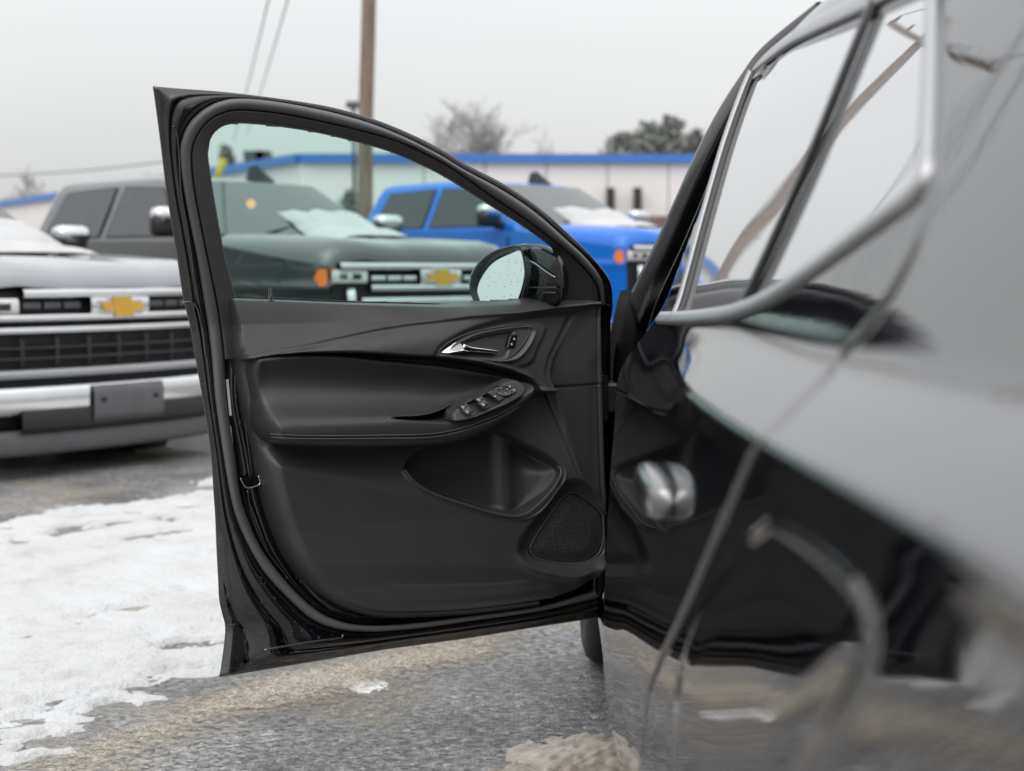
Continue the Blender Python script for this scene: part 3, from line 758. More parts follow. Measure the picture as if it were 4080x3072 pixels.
a0 = plane_u(ARMP, UM - 0.012); a1 = plane_u(ARMP, UM - 0.06); c0, c1 = a0.mean(0), a1.mean(0)
rings = [c0 + (a0 - c0) * 0.02, c0 + (a0 - c0) * 0.9, a0 - EU * 0.006, a1, c1 + (a1 - c1) * 0.8 - EU * 0.03, c1 + (a1 - c1) * 0.02 - EU * 0.04]
grid_obj('mirror_arm', np.stack([np.vstack([q, q[:1]]) for q in rings], 0), M['mirror_cap'], FD)
for seg_ in ([(2108,1040),(2135,1052),(2170,1078),(2212,1105)], [(2108,1146),(2160,1145),(2216,1145)], [(2150,1205),(2160,1172),(2180,1166),(2214,1166)]):
    V, f = tube_geo(plane_u(spline(seg_, 4), UM - 0.005), 0.002, 6); mesh_obj('mirror_arm_crease', V, f, M['satin'] if seg_[0][1] == 1040 else M['frame_trim'], FD)
# ------------------------------------------------------------------ the car's closed side
def cinterp(x, xs, vs):
    """cubic interpolation in an evenly spaced table"""
    t = np.clip((x - xs[0]) / (xs[1] - xs[0]), 1, len(xs) - 3.001); i = np.floor(t).astype(int); f = t - i
    a, b_, c, d = vs[i - 1], vs[i], vs[i + 1], vs[i + 2]
    return b_ + 0.5 * f * (c - a + f * (2 * a - 5 * b_ + 4 * c - d + f * (3 * (b_ - c) + d - a)))
def Dsurf(y, z):
    """lateral position of the car's left flank at (depth y, height z)"""
    y, z = np.broadcast_arrays(np.asarray(y, float), np.asarray(z, float))
    z = z - 0.017 * ss(1.4, 0.5, y) * (1 - ss(1.07, 1.20, z)); wq = ss(1.55, 2.45, y); base = cinterp(z, _bz, _bd) * (1 - wq) + cinterp(z, _az, _ad) * wq
    p = cinterp(y, _yy, _yp)
    return base + p
_low = [(0.20,.232),(0.27,.198),(0.36,.176),(0.48,.166),(0.62,.170),(0.74,.1755),(0.82,.1795),(0.89,.1828)]
_up = [(1.13,.281),(1.25,.320),(1.4,.372),(1.52,.424),(1.57,.462),(1.60,.52)]
_lowb = [(0.20,.232),(0.27,.195),(0.36,.164),(0.48,.150),(0.62,.1585),(0.74,.1700),(0.82,.1773),(0.89,.1822)]
_c = spline(np.array(_lowb + [(0.94,.1848),(0.985,.1857),(1.012,.1855),(1.029,.1840),(1.037,.1832),(1.044,.187),(1.055,.205),(1.07,.2290),(1.082,.2485),(1.095,.265)] + _up), 10); _bz, _bd = _c[:, 0], _c[:, 1]
_c = spline(np.array(_low[:-1] + [(0.88,.1845),(0.93,.1880),(0.965,.1905),(0.985,.1940),(1.01,.206),(1.035,.2225),(1.065,.245),(1.095,.265)] + _up), 10); _az, _ad = _c[:, 0], _c[:, 1]
_k = np.array([(0.1,.02),(0.25,.008),(0.35,.002),(0.42,.0),(0.5,-.002),(0.65,-.003),(0.8,-.003),(1.03,-.002),(1.2,.0),(1.4,.0),(1.7,.0),(2.0,.0),(2.4,.0),(3.2,.004),(3.9,.02),(4.6,.03),(5.3,.09),(5.7,.22)])
_c = spline(_k, 10); _yy, _yp = _c[:, 0], _c[:, 1]
# smooth both tables so that reflections run clean
def _sm(x, v, n=400, s=6):
    xi = np.linspace(x[0], x[-1], n); vi = np.interp(xi, x, v); k = np.exp(-0.5 * (np.arange(-3 * s, 3 * s + 1) / s) ** 2); k /= k.sum()
    e = 3 * s; vp = np.r_[vi[0] + (vi[0] - vi[1:e + 1][::-1]), vi, vi[-1] + (vi[-1] - vi[-e - 1:-1][::-1])]
    return xi, np.convolve(vp, k, 'valid')
_bz, _bd = _sm(_bz, _bd, 2000, 4); _az, _ad = _sm(_az, _ad, 2000, 8); _yy, _yp = _sm(_yy, _yp, 1500, 16)

def side_at(px, py, lift=0.0):
    """photo ray -> point on the flank"""
    r = ray(px, py); t = np.full(r.shape[:-1], 0.9)
    lo = np.full(r.shape[:-1], 0.3); hi = np.full(r.shape[:-1], 6.0)
    for _ in range(50):
        mid_ = (lo + hi) / 2; P = CAM + r * mid_[..., None]
        g = P[..., 0] - Dsurf(P[..., 1], P[..., 2]) + lift
        lo = np.where(g < 0, mid_, lo); hi = np.where(g < 0, hi, mid_)
    return CAM + r * ((lo + hi) / 2)[..., None]
def side_n(P):
    e = 2e-3; y, z = P[..., 1], P[..., 2]
    dy = (Dsurf(y + e, z) - Dsurf(y - e, z)) / (2 * e); dz = (Dsurf(y, z + e) - Dsurf(y, z - e)) / (2 * e)
    N_ = np.stack([-np.ones_like(dy), dy, dz], -1); return N_ / np.linalg.norm(N_, axis=-1)[..., None]
def sp(pts, n=10):
    a = spline(pts, n); return side_at(a[:, 0], a[:, 1])
def side_pt(y, z, inset=0.0):
    y, z = np.broadcast_arrays(np.asarray(y, float), np.asarray(z, float)); return np.stack([Dsurf(y, z) + inset, y, z], -1)

# outlines in (y, z): rear door, its window, the seams
seam3 = sp([(3740,-400),(3742,0),(3738,300),(3726,600),(3700,800),(3640,1000),(3500,1250),(3280,1500),(3050,1740),(2955,1900),(2860,2120),(2740,2400),(2640,2620),(2585,2760)], 8)
seam_yz = seam3[:, 1:]
B_FRONT = 2.83
seam_low = np.array([[seam_yz[-1, 0] + 0.05, 0.42], [seam_yz[-1, 0] + 0.10, 0.335]])
rd_poly = np.vstack([seam_yz, seam_low, [(2.80, 0.325), (B_FRONT, 0.36), (B_FRONT, 1.09), (2.70, 1.40), (2.62, 1.545), (2.4, 1.575), (2.05, 1.575)]])
belt3 = sp([(2632,1268),(2720,1268),(2810,1262),(2920,1246),(3050,1196),(3200,1102),(3400,958),(3580,826),(3692,735)], 10)
winU = sp([(3700,735),(3705,500),(3712,250),(3722,0),(3728,-250)], 8)
frontF = sp([(2700,1238),(2745,1040),(2800,850),(2880,640),(2970,400),(3052,205)], 8)
topF = sp([(3052,205),(3180,136),(3320,66),(3480,-10),(3700,-120)], 8)
divF = sp([(2968,1215),(3060,1000),(3160,790),(3260,560),(3360,310),(3440,110),(3520,-80)], 8)
def fair(P, deg=2):
    z = P[:, 2]; c = np.polyfit(z, P[:, 1], deg); return side_pt(np.polyval(c, z), z)
_c1 = np.polyfit(frontF[:42, 2], frontF[:42, 1], 1); _zf = np.linspace(1.09, 1.532, 48)
frontF = side_pt(np.polyval(_c1, _zf), _zf)
_ty = np.array([np.polyval(_c1, 1.532), 2.43, 2.176, 1.964, 1.774, 1.582, 1.35]); _tz = np.array([1.532, 1.525, 1.508, 1.491, 1.476, 1.463, 1.447])
_tc = spline(np.c_[_ty, _tz], 8); topF = side_pt(_tc[:, 0], _tc[:, 1])
divF, winU = fair(divF), fair(winU)
win_poly = np.vstack([belt3[:, 1:], winU[1:, 1:], topF[::-1][:, 1:], frontF[::-1][1:, 1:]])
ARCH_R = (1.10, 0.35, 0.37); ARCH_F = (4.62, 0.355, 0.40)

yv = np.concatenate([np.geomspace(0.42, 3.0, 480)]); zv = np.concatenate([np.linspace(0.22, 0.96, 130), np.linspace(0.963, 1.12, 130), np.linspace(1.124, 1.60, 120)])
YB, ZB = np.meshgrid(yv, zv)
s_rd = sdf(YB, ZB, rd_poly); s_win = sdf(YB, ZB, win_poly)
def edge_drop(s, r=0.006, depth=0.03):
    """rounded panel edge: falls away inward within r of the outline"""
    t = np.clip(1 - s / r, 0, 1.6); return np.where(t > 0, r * (1 - np.sqrt(np.clip(1 - np.minimum(t, 1) ** 2, 0, 1))) + depth * np.clip(t - 1, 0, 1), 0)
# the feature line that arcs over the rear wheel
arc3 = sp([(2672,3250),(2680,3060),(2694,2850),(2720,2640),(2780,2450),(2880,2290),(2990,2160),(3078,2086)], 8)
arc4 = sp([(3078,2086),(3180,2140),(3320,2240),(3420,2350),(3472,2470),(3470,2600),(3410,2760),(3300,2920),(3190,3080),(3060,3300)], 8)
arc_d = np.minimum(seg_dist(YB, ZB, arc3[:, 1:], False), seg_dist(YB, ZB, arc4[:, 1:], False))
crease = -0.0032 * np.exp(-(arc_d / 0.0052) ** 2)
# handle scoop
HY, HZc = 1.88, 0.900
scoop = 0.002 * np.exp(-(((YB - HY) / 0.085) ** 4)) * np.exp(-((ZB - HZc) / 0.034) ** 4)
ar = np.hypot(YB - ARCH_R[0], ZB - ARCH_R[1]) - ARCH_R[2]
lipr = -0.006 * np.exp(-((ar - 0.014) / 0.012) ** 2)
s_loop = sdf(YB, ZB, np.vstack([arc3[::2, 1:], arc4[::2, 1:]]))
off = crease + scoop + lipr - 0.0030 * ss(-0.006, 0.05, s_loop)
gap = 0.0035
rd_off = edge_drop(s_rd - gap) + off
P_rd = side_pt(YB, ZB, rd_off)
krd = (s_rd > -0.006) & (s_win < 0.004) & (ar > 0)
kc4 = lambda k: k[:-1, :-1] & k[1:, :-1] & k[:-1, 1:] & k[1:, 1:]
rear_door = grid_obj('rear_door', P_rd, M['paint'], car, keep=kc4(krd), flip=True)
tag(rear_door, 'closed glossy rear door mirroring the sky')
qp_off = edge_drop(-s_rd - gap) + off
P_qp = side_pt(YB, ZB, qp_off)
kqp = (s_rd < 0.006) & (ar > 0) & (YB < 2.75) & ~((YB > 2.1) & (ZB < 1.5)) 
quarter = grid_obj('quarter_panel', P_qp, M['paint'], car, keep=kc4(kqp), flip=True)
# dark jamb behind the seams
kj = (np.abs(s_rd) < 0.05) & (s_win < 0) & (ar > -0.01)
grid_obj('door_jamb', side_pt(YB, ZB, 0.03), M['dark'], car, keep=kc4(kj), flip=True)
# side glass, slightly behind the frame
kw = s_win > -0.012
grid_obj('window_glass', side_pt(YB, ZB, 0.006), M['priv'], rear_door, keep=kc4(kw), flip=True)
def side_strip(name, P, width, prof, mat, parent, lift=0.0):
    Nn = side_n(P); G = strip_geo(P + Nn * lift, Nn, width, prof); return grid_obj(name, G, mat, parent)
BR = [(-1, -0.012), (-1, 0.003), (-0.75, 0.0065), (0.2, 0.007), (0.75, 0.0055), (1, 0.002), (1, -0.012)]
trimP = sp([(2632,1268),(2720,1268),(2810,1262),(2920,1246),(3050,1196),(3200,1102),(3400,958),(3560,842),(3650,768),(3688,700),(3698,600),(3705,450),(3712,250),(3722,0),(3728,-250)], 10)
nb = len(trimP); wb = np.interp(np.linspace(0, 1, nb), [0, 0.3, 0.5, 0.58, 0.7, 1], [0.024, 0.022, 0.019, 0.020, 0.015, 0.014])
side_strip('belt_molding', trimP, wb, BR, M['satin'], rear_door)
side_strip('window_frame', topF, 0.030, ROUND, M['satin'], rear_door)
side_strip('window_seal', topF + np.array([0, 0, -0.022]), 0.022, ROUND, M['gloss'], rear_door)
side_strip('window_frame', frontF, 0.026, ROUND, M['satin'], rear_door, 0.002)
side_strip('window_seal', frontF + np.array([0, -0.030, 0]), 0.022, ROUND, M['gloss'], rear_door, -0.001)
side_strip('division_bar', divF, 0.026, ROUND, M['gloss'], rear_door, 0.001)
M['pillar_gloss'] = plain('pillar_gloss', (0.012, 0.012, 0.013), 0.10, ior=1.7, var=0.05)
# door front edge folding in at the pillar
zz = np.linspace(0.34, 1.10, 60)
E0 = side_pt(B_FRONT - 0.004, zz, 0.004); E1 = side_pt(B_FRONT + 0.004, zz, 0.016); E2 = side_pt(B_FRONT + 0.004, zz, 0.07)
grid_obj('door_edge', np.stack([E0, E1, E2], 1), M['paint'], rear_door)

# outer pull handle
def handle():
    s_ = np.linspace(0, 1, 70); ys = HY + 0.115 - 0.24 * s_
    prof = np.clip(np.sin(np.pi * s_), 0, 1) ** 0.22
    rows = []
    for y_, p_ in zip(ys, prof):
        c = side_pt(y_, HZc); ring_ = []
        out_ = 0.013 * p_ + 0.001
        for a in np.linspace(0, 2 * np.pi, 44):
            ca, sa = math.cos(a), math.sin(a); e = 0.75
            ring_.append((c[0] - out_ + 0.020 * (0.02 + p_) * np.sign(ca) * abs(ca) ** e, y_, HZc + 0.006 + 0.027 * (0.02 + p_) * np.sign(sa) * abs(sa) ** e))
        rows.append(ring_)
    return np.array(rows)
M['handle'] = plain('handle_chrome', (0.30, 0.30, 0.305), 0.2, metal=1.0, var=0.04)
hd = grid_obj('door_handle', handle(), M['handle'], rear_door)
# roof and hidden far half of the body, kept simple
ws = np.linspace(0, 1, 40); yr = np.linspace(0.6, 3.35, 60)
WS, YR = np.meshgrid(ws, yr)
XL = Dsurf(YR, 1.585); XRt = 2.24 - XL
PR = np.stack([XL + (XRt - XL) * WS, YR, 1.585 + 0.055 * (1 - (2 * WS - 1) ** 2) * 1.0 - 0.03 * ss(2.2, 3.4, YR) - 0.06 * ss(1.3, 0.7, YR)], -1)
grid_obj('roof', PR, M['paint'], car)
yr2 = np.linspace(0.62, 5.6, 120); zr2 = np.linspace(0.22, 1.06, 40); YR2, ZR2 = np.meshgrid(yr2, zr2)
Pfar = side_pt(YR2, ZR2); Pfar[..., 0] = 2.24 - Pfar[..., 0]
kf = (np.hypot(YR2 - ARCH_R[0], ZR2 - ARCH_R[1]) > ARCH_R[2]) & (np.hypot(YR2 - ARCH_F[0], ZR2 - ARCH_F[1]) > ARCH_F[2])
grid_obj('far_flank', Pfar, M['paint'], car, keep=kc4(kf))
yr3 = np.linspace(0.75, 3.4, 60); zr3 = np.linspace(1.06, 1.585, 20); YR3, ZR3 = np.meshgrid(yr3, zr3)
Pf3 = side_pt(YR3, ZR3); Pf3[..., 0] = 2.24 - Pf3[..., 0]; grid_obj('far_windows', Pf3, M['priv'], car)
# tail
zt = np.linspace(0.25, 1.58, 40); WS2, ZT = np.meshgrid(ws, zt)
yt = np.interp(ZT, [0.25, 0.6, 0.95, 1.05, 1.58], [0.42, 0.38, 0.42, 0.46, 0.78])
XT = Dsurf(0.44 + 0 * ZT, ZT); PT = np.stack([XT + (2.24 - 2 * XT) * WS2, yt - 0.05 * (1 - (2 * WS2 - 1) ** 4), ZT], -1)
grid_obj('tailgate', PT, M['paint'], car, flip=True)
# front fender, bonnet, windscreen
yf = np.linspace(3.86, 5.62, 130); zf = np.linspace(0.24, 0.99, 80); YF, ZF = np.meshgrid(yf, zf)
arf = np.hypot(YF - ARCH_F[0], ZF - ARCH_F[1]) - ARCH_F[2]
Pfd = side_pt(YF, ZF, -0.006 * np.exp(-((arf - 0.016) / 0.014) ** 2) + 0.045)
grid_obj('front_fender', Pfd, M['paint'], car, keep=kc4(arf > 0), flip=True)
yb = np.linspace(4.25, 5.62, 40); WSb, YBn = np.meshgrid(ws, yb); XB = Dsurf(YBn, 1.03) + 0.03
PBn = np.stack([XB + (2.24 - 2 * XB) * WSb, YBn, 1.03 + 0.05 * (1 - (2 * WSb - 1) ** 2) - 0.10 * ss(4.9, 5.7, YBn)], -1)
grid_obj('bonnet', PBn, M['paint'], car)
WSw, TW = np.meshgrid(ws, np.linspace(0, 1, 20)); yw = 4.30 - 1.0 * TW; zw = 1.04 + 0.53 * TW
XW = 0.32 + 0.16 * TW; PW = np.stack([XW + (2.24 - 2 * XW) * WSw, yw + 0.10 * (1 - (2 * WSw - 1) ** 2), zw], -1)
grid_obj('windscreen', PW, M['priv'], car)

M['jamb'] = plain('jamb_black', (0.008, 0.008, 0.009), 0.5, ior=1.3, var=0.1)
M['rail'] = plain('pillar_black', (0.006, 0.006, 0.008), 0.22, ior=1.35, var=0.05)
for _m in ('rail', 'jamb'): M[_m].node_tree.nodes['Principled BSDF'].inputs['Specular IOR Level'].default_value = 0.12
# ---- front door opening: pillar and roof rail, seals, inner lining
def cv(lst, n=8):
    P = np.array([at_y(np.array(a), np.array(b_), c) for a, b_, c in lst]); return spline(P, n)
# outer silhouette of rail + pillar (px, py, depth)
R0 = cv([(3255,8,2.45),(3040,185,2.72),(2950,300,2.90),(2860,440,3.06),(2770,610,3.25),(2690,790,3.45),(2620,945,3.66),(2560,1070,3.86),(2505,1180,4.05),(2468,1262,4.16)])
R1 = cv([(3280,40,2.38),(3082,200,2.62),(2996,330,2.78),(2908,480,2.94),(2826,650,3.12),(2758,810,3.30),(2690,970,3.48),(2634,1090,3.64),(2586,1200,3.80),(2550,1300,3.92)])
R2 = cv([(3290,55,2.34),(3096,225,2.58),(3012,360,2.72),(2930,510,2.87),(2850,680,3.04),(2785,840,3.22),(2716,1000,3.40),(2660,1120,3.55),(2612,1230,3.70),(2580,1330,3.82)])
inn = np.array([0.10, 0.05, 0.0])
grid_obj('roof_rail', np.stack([R0 + np.array([0.16, 0.10, 0.01]), R0 + np.array([0.03, 0.02, 0.006]), R0, lerp(R0, R1, 0.25) + np.array([-.006, -.004, 0]), lerp(R0, R1, 0.7) + np.array([-.002, -.002, 0]), R1, R1 + np.array([0.016, 0.012, -0.004]), lerp(R1, R2, 0.5) + np.array([0.018, 0.012, -0.004]), lerp(R1, R2, 0.75), R2, R2 + inn], 1), M['rail'], car)
SE = cv([(3300,95,2.30),(3108,262,2.52),(3030,400,2.66),(2952,545,2.80),(2872,712,2.96),(2804,880,3.12),(2740,1040,3.30),(2690,1180,3.44),(2664,1300,3.54),(2655,1420,3.60),(2640,1600,3.68),(2620,1900,3.74),(2615,2200,3.76),(2600,2420,3.76)])
V, f = tube_geo(SE, 0.0115, 12); mesh_obj('opening_seal', V, f, M['rubber'], car)
# beige pillar lining behind it
L_a = cv([(3010,520,2.74),(2930,700,2.90),(2830,960,3.12),(2745,1170,3.30),(2712,1260,3.36)]); L_b = cv([(3080,560,2.66),(3000,760,2.76),(2900,1000,2.90),(2820,1220,3.0),(2800,1330,3.04)])
grid_obj('pillar_lining', np.stack([L_a + np.array([0.05, 0.05, 0]), L_a, lerp(L_a, L_b, 0.5) + np.array([-0.008, -0.006, 0]), L_b, L_b + np.array([0.06, 0.0, 0])], 1), M['beige'], car)
# hinge pillar, sill and cabin floor: the dark opening the door left
hp = np.array([(0.255, 3.93, 0.34), (0.25, 3.95, 0.6), (0.256, 3.95, 0.8), (0.266, 3.97, 0.96), (0.285, 4.0, 1.06), (0.305, 4.06, 1.12)]); hp = spline(hp, 8)
grid_obj('hinge_pillar', np.stack([hp + np.array([-0.02, 0.03, 0]), hp, hp + np.array([0.01, -0.02, 0]), hp + np.array([0.06, -0.03, 0]), hp + np.array([0.07, 0.0, 0]), hp + np.array([0.5, 0.05, 0])], 1), M['jamb'], car)
for hz in (0.52, 0.86):
    V, f = join_geo([box_geo((0.212, 3.80, hz - 0.035), (0.262, 3.93, hz + 0.035), 0.006), tube_geo(np.array([(0.224, 3.80, hz - 0.055), (0.224, 3.80, hz + 0.055)]), 0.012, 12)])
    mesh_obj('hinge', V, f, M['steel'], car, smooth=False)
    V, f = tube_geo(np.array([(0.205, 3.79, hz + 0.012), (0.2, 3.78, hz + 0.012)]), 0.008, 6); mesh_obj('hinge_bolt', V, f, M['chrome'], car, smooth=False)
ysl = np.linspace(1.86, 4.2, 80); prof = [(0.10, 0.36), (0.02, 0.365), (0.0, 0.34), (-0.004, 0.30), (0.006, 0.26), (0.03, 0.225), (0.14, 0.215)]
PS = np.stack([np.stack([Dsurf(ysl, 0.30) + 0.012 + a, ysl, np.full_like(ysl, z_)], -1) for a, z_ in prof], 0)
grid_obj('sill', PS, M['paint_wet'], car)
fl_ = np.array([[(0.32, 1.0, 0.36), (1.92, 1.0, 0.36)], [(0.32, 4.3, 0.36), (1.92, 4.3, 0.36)]], float); grid_obj('cabin_floor', fl_, M['dark'], car, smooth=False)
V, f = box_geo((0.32, 4.02, 0.36), (1.92, 4.28, 1.06), 0.05); mesh_obj('dashboard', V, f, M['trim_low'], car)
# B pillar between the doors
zp = np.linspace(0.34, 1.54, 50); yp = np.interp(zp, [0.34, 1.09, 1.54], [2.86, 2.86, 2.66])
BP = side_pt(yp, zp, 0.045)
grid_obj('centre_pillar', np.stack([BP + np.array([0, -0.06, 0]), BP, BP + np.array([0.01, 0.045, 0]), BP + np.array([0.10, 0.07, 0]), BP + np.array([0.16, -0.05, 0])], 1), M['pillar_gloss'], car)
V, f = box_geo((0.42, 2.35, 0.40), (0.98, 2.55, 1.18), 0.06); mesh_obj('seat_back', V, f, M['leather'], car)
V, f = box_geo((0.42, 2.5, 0.40), (0.98, 3.05, 0.66), 0.06); mesh_obj('seat_cushion', V, f, M['leather'], car)
# wheels
def wheel(parent, c, R, wdt, sgn, rimR=0.245, local=False, name='wheel', spokes=5, rim_mat='alloy'):
    """tyre, rim and spokes; axle along x, sgn = outward x direction"""
    c = np.array(c, float); w = wdt / 2
    prof = [(-w * 0.8, rimR), (-w, rimR + 0.02), (-w * 1.02, (rimR + R) / 2), (-w * 0.92, R - 0.02), (-w * 0.72, R - 0.004), (-w * 0.4, R), (-w * 0.38, R - 0.008), (-w * 0.3, R - 0.008), (-w * 0.28, R), (0, R), (w * 0.28, R), (w * 0.3, R - 0.008), (w * 0.38, R - 0.008), (w * 0.4, R), (w * 0.72, R - 0.004), (w * 0.92, R - 0.02), (w * 1.02, (rimR + R) / 2), (w, rimR + 0.02), (w * 0.8, rimR)]
    V, f = lathe_geo(prof, 48, 'x')
    ty = mesh_obj(name, V + c, f, M['tyre'], parent, local=local)
    geo = [lathe_geo([(sgn * w * 0.82, rimR + 0.004), (sgn * w * 0.86, rimR - 0.012), (sgn * w * 0.5, rimR - 0.02), (-sgn * w * 0.7, rimR - 0.03)], 40, 'x'), lathe_geo([(sgn * w * 0.55, 0.06), (sgn * w * 0.75, 0.045), (sgn * w * 0.78, 0.0)], 20, 'x')]
    for k_ in range(spokes):
        a = 2 * math.pi * k_ / spokes
        for da in (-0.13, 0.13):
            p0 = np.array([sgn * w * 0.62, 0.05 * math.cos(a), 0.05 * math.sin(a)]); p1 = np.array([sgn * w * 0.74, (rimR - 0.01) * math.cos(a + da), (rimR - 0.01) * math.sin(a + da)])
            geo.append(tube_geo(np.array([p0, p1]), [0.02, 0.016], 6))
    V, f = join_geo(geo); mesh_obj('rim', V + c, f, M[rim_mat], ty)
    if not local: pass
    return ty
wheel(car, (0.325, ARCH_F[0], 0.352), 0.352, 0.225, -1)
wheel(car, (0.36, ARCH_R[0], 0.345), 0.345, 0.225, -1)
wheel(car, (2.24 - 0.325, ARCH_F[0], 0.352), 0.352, 0.225, 1)
wheel(car, (2.24 - 0.345, ARCH_R[0], 0.352), 0.352, 0.225, 1)
for (cy_, cz_, R_), x0 in ((ARCH_R, 0.24), (ARCH_F, 0.23)):
    th = np.linspace(-0.35, math.pi + 0.35, 40); G = np.stack([np.stack([np.full_like(th, x_), cy_ + (R_ + 0.004) * np.cos(th), cz_ + (R_ + 0.004) * np.sin(th)], -1) for x_ in (x0, x0 + 0.15, x0 + 0.32)], 0)
    grid_obj('wheel_liner', G, M['dark'], car)
# ================================================================== ground
TV = np.array([0.7071, 0.7071])                       # across the row of parked trucks
_gs = spline(np.array([(-400.,0.),(-20.,0.),(0.,0.),(2.7,0.),(3.9,-.09),(4.9,-.13),(6.2,-.08),(7.75,.03),(9.8,.11),(12.,.21),(18.,.7),(32.,1.8),(50.,2.7),(90.,3.4),(700.,9.0)]), 10)
def gz(x, y):
    return np.interp(np.asarray(x) * TV[0] + np.asarray(y) * TV[1], _gs[:, 0], _gs[:, 1])
def vnoise(x, y, seed=0):
    rs = np.random.RandomState(seed); T = rs.rand(256, 256)
    xi = np.floor(x).astype(int); yi = np.floor(y).astype(int); fx, fy = x - xi, y - yi
    fx = fx * fx * (3 - 2 * fx); fy = fy * fy * (3 - 2 * fy)
    g = lambda a, b: T[a % 256, b % 256]
    return (g(xi, yi) * (1 - fx) + g(xi + 1, yi) * fx) * (1 - fy) + (g(xi, yi + 1) * (1 - fx) + g(xi + 1, yi + 1) * fx) * fy
def fbm(x, y, o=4, seed=0):
    a, s, t = 0.5, 0.0, 0.0
    for i in range(o):
        s = s + a * vnoise(x * 2 ** i + 17.3 * i, y * 2 ** i + 5.1 * i, seed + i); t += a; a *= 0.5
    return s / t
gxs = np.concatenate([-np.geomspace(300, 6, 30), np.linspace(-5.8, 5.8, 60), np.geomspace(6, 300, 30)])
gys = np.concatenate([-np.geomspace(120, 3, 16), np.linspace(-2.8, 20, 110), np.geomspace(21, 420, 40)])
GX, GY = np.meshgrid(gxs, gys)
m, nt, b = new_mat('wet_salted_asphalt')
tc = nt.nodes.new('ShaderNodeTexCoord')
def nz(scale, det=4.0, rough=0.55, vec=None):
    n = nt.nodes.new('ShaderNodeTexNoise'); n.inputs['Scale'].default_value = scale; n.inputs['Detail'].default_value = det; n.inputs['Roughness'].default_value = rough
    nt.links.new(vec or tc.outputs['Object'], n.inputs['Vector']); return n
mp = nt.nodes.new('ShaderNodeMapping'); mp.inputs['Rotation'].default_value = (0, 0, math.radians(-32)); mp.inputs['Scale'].default_value = (0.9, 1.3, 1)
nt.links.new(tc.outputs['Object'], mp.inputs['Vector'])
big = nz(1.5, 6.0, 0.6, mp.outputs[0])
vor = nt.nodes.new('ShaderNodeTexVoronoi'); vor.inputs['Scale'].default_value = 75.0; nt.links.new(tc.outputs['Object'], vor.inputs['Vector'])
vor2 = nt.nodes.new('ShaderNodeTexVoronoi'); vor2.inputs['Scale'].default_value = 240.0; nt.links.new(tc.outputs['Object'], vor2.inputs['Vector'])
sepc = nt.nodes.new('ShaderNodeSeparateColor'); nt.links.new(vor.outputs['Color'], sepc.inputs[0])
stone = ramp(nt, sepc.outputs[0], [(0.0, (0.10, 0.10, 0.10)), (0.3, (0.24, 0.236, 0.234)), (0.7, (0.38, 0.375, 0.37)), (0.93, (0.50, 0.485, 0.47)), (1.0, (0.70, 0.68, 0.66))])
sand = ramp(nt, sepc.outputs[1], [(0.0, (0.20, 0.165, 0.125)), (0.5, (0.36, 0.305, 0.24)), (1.0, (0.58, 0.53, 0.45))])
fine = nz(45.0, 4.0, 0.7)
mfac = nt.nodes.new('ShaderNodeMath'); mfac.operation = 'MULTIPLY_ADD'; nt.links.new(fine.outputs['Fac'], mfac.inputs[0]); mfac.inputs[1].default_value = 0.35
nt.links.new(big.outputs['Fac'], mfac.inputs[2])
sr = ramp(nt, mfac.outputs[0], [(0.66, (0, 0, 0)), (0.80, (0.9, 0.9, 0.9))])
mixc = nt.nodes.new('ShaderNodeMix'); mixc.data_type = 'RGBA'
nt.links.new(sr.outputs[0], mixc.inputs[0]); nt.links.new(stone.outputs[0], mixc.inputs[6]); nt.links.new(sand.outputs[0], mixc.inputs[7])
dk = nz(0.8, 5.0, 0.6); dkr = ramp(nt, dk.outputs['Fac'], [(0.38, (0.52, 0.52, 0.53)), (0.58, (1, 1, 1))])
mul = nt.nodes.new('ShaderNodeMix'); mul.data_type = 'RGBA'; mul.blend_type = 'MULTIPLY'; mul.inputs[0].default_value = 1.0
nt.links.new(mixc.outputs[2], mul.inputs[6]); nt.links.new(dkr.outputs[0], mul.inputs[7])
nt.links.new(mul.outputs[2], b.inputs['Base Color'])
rr = ramp(nt, dk.outputs['Fac'], [(0.4, (0.28, 0.28, 0.28)), (0.6, (0.5, 0.5, 0.5))]); nt.links.new(rr.outputs[0], b.inputs['Roughness'])
hsum = nt.nodes.new('ShaderNodeMath'); hsum.operation = 'ADD'; nt.links.new(vor.outputs['Distance'], hsum.inputs[0]); nt.links.new(vor2.outputs['Distance'], hsum.inputs[1])
bump(nt, b, hsum.outputs[0], 0.7, 0.007)
M['asphalt'] = m
ground = grid_obj('ground', np.stack([GX, GY, gz(GX, GY)], -1), M['asphalt'])
tag(ground, kind='structure')

m, nt, b = new_mat('trodden_snow')
tc = nt.nodes.new('ShaderNodeTexCoord'); n1 = nz(3.0, 6.0, 0.6); n2 = nz(60.0, 3.0)
r_ = ramp(nt, n1.outputs['Fac'], [(0.30, (0.46, 0.44, 0.42)), (0.42, (0.55, 0.545, 0.54)), (0.7, (0.60, 0.61, 0.62))])
nt.links.new(r_.outputs[0], b.inputs['Base Color']); b.inputs['Roughness'].default_value = 0.6
bump(nt, b, n2.outputs['Fac'], 0.6, 0.02)
M['snow'] = m
m, nt, b = new_mat('dirty_slush')
tc = nt.nodes.new('ShaderNodeTexCoord'); n1 = nz(14.0, 6.0, 0.65); n2 = nz(150.0, 3.0)
r_ = ramp(nt, n1.outputs['Fac'], [(0.3, (0.26, 0.215, 0.165)), (0.5, (0.42, 0.37, 0.31)), (0.7, (0.60, 0.56, 0.50))])
nt.links.new(r_.outputs[0], b.inputs['Base Color']); b.inputs['Roughness'].default_value = 0.45
bump(nt, b, n2.outputs['Fac'], 0.25, 0.004)
M['slush'] = m
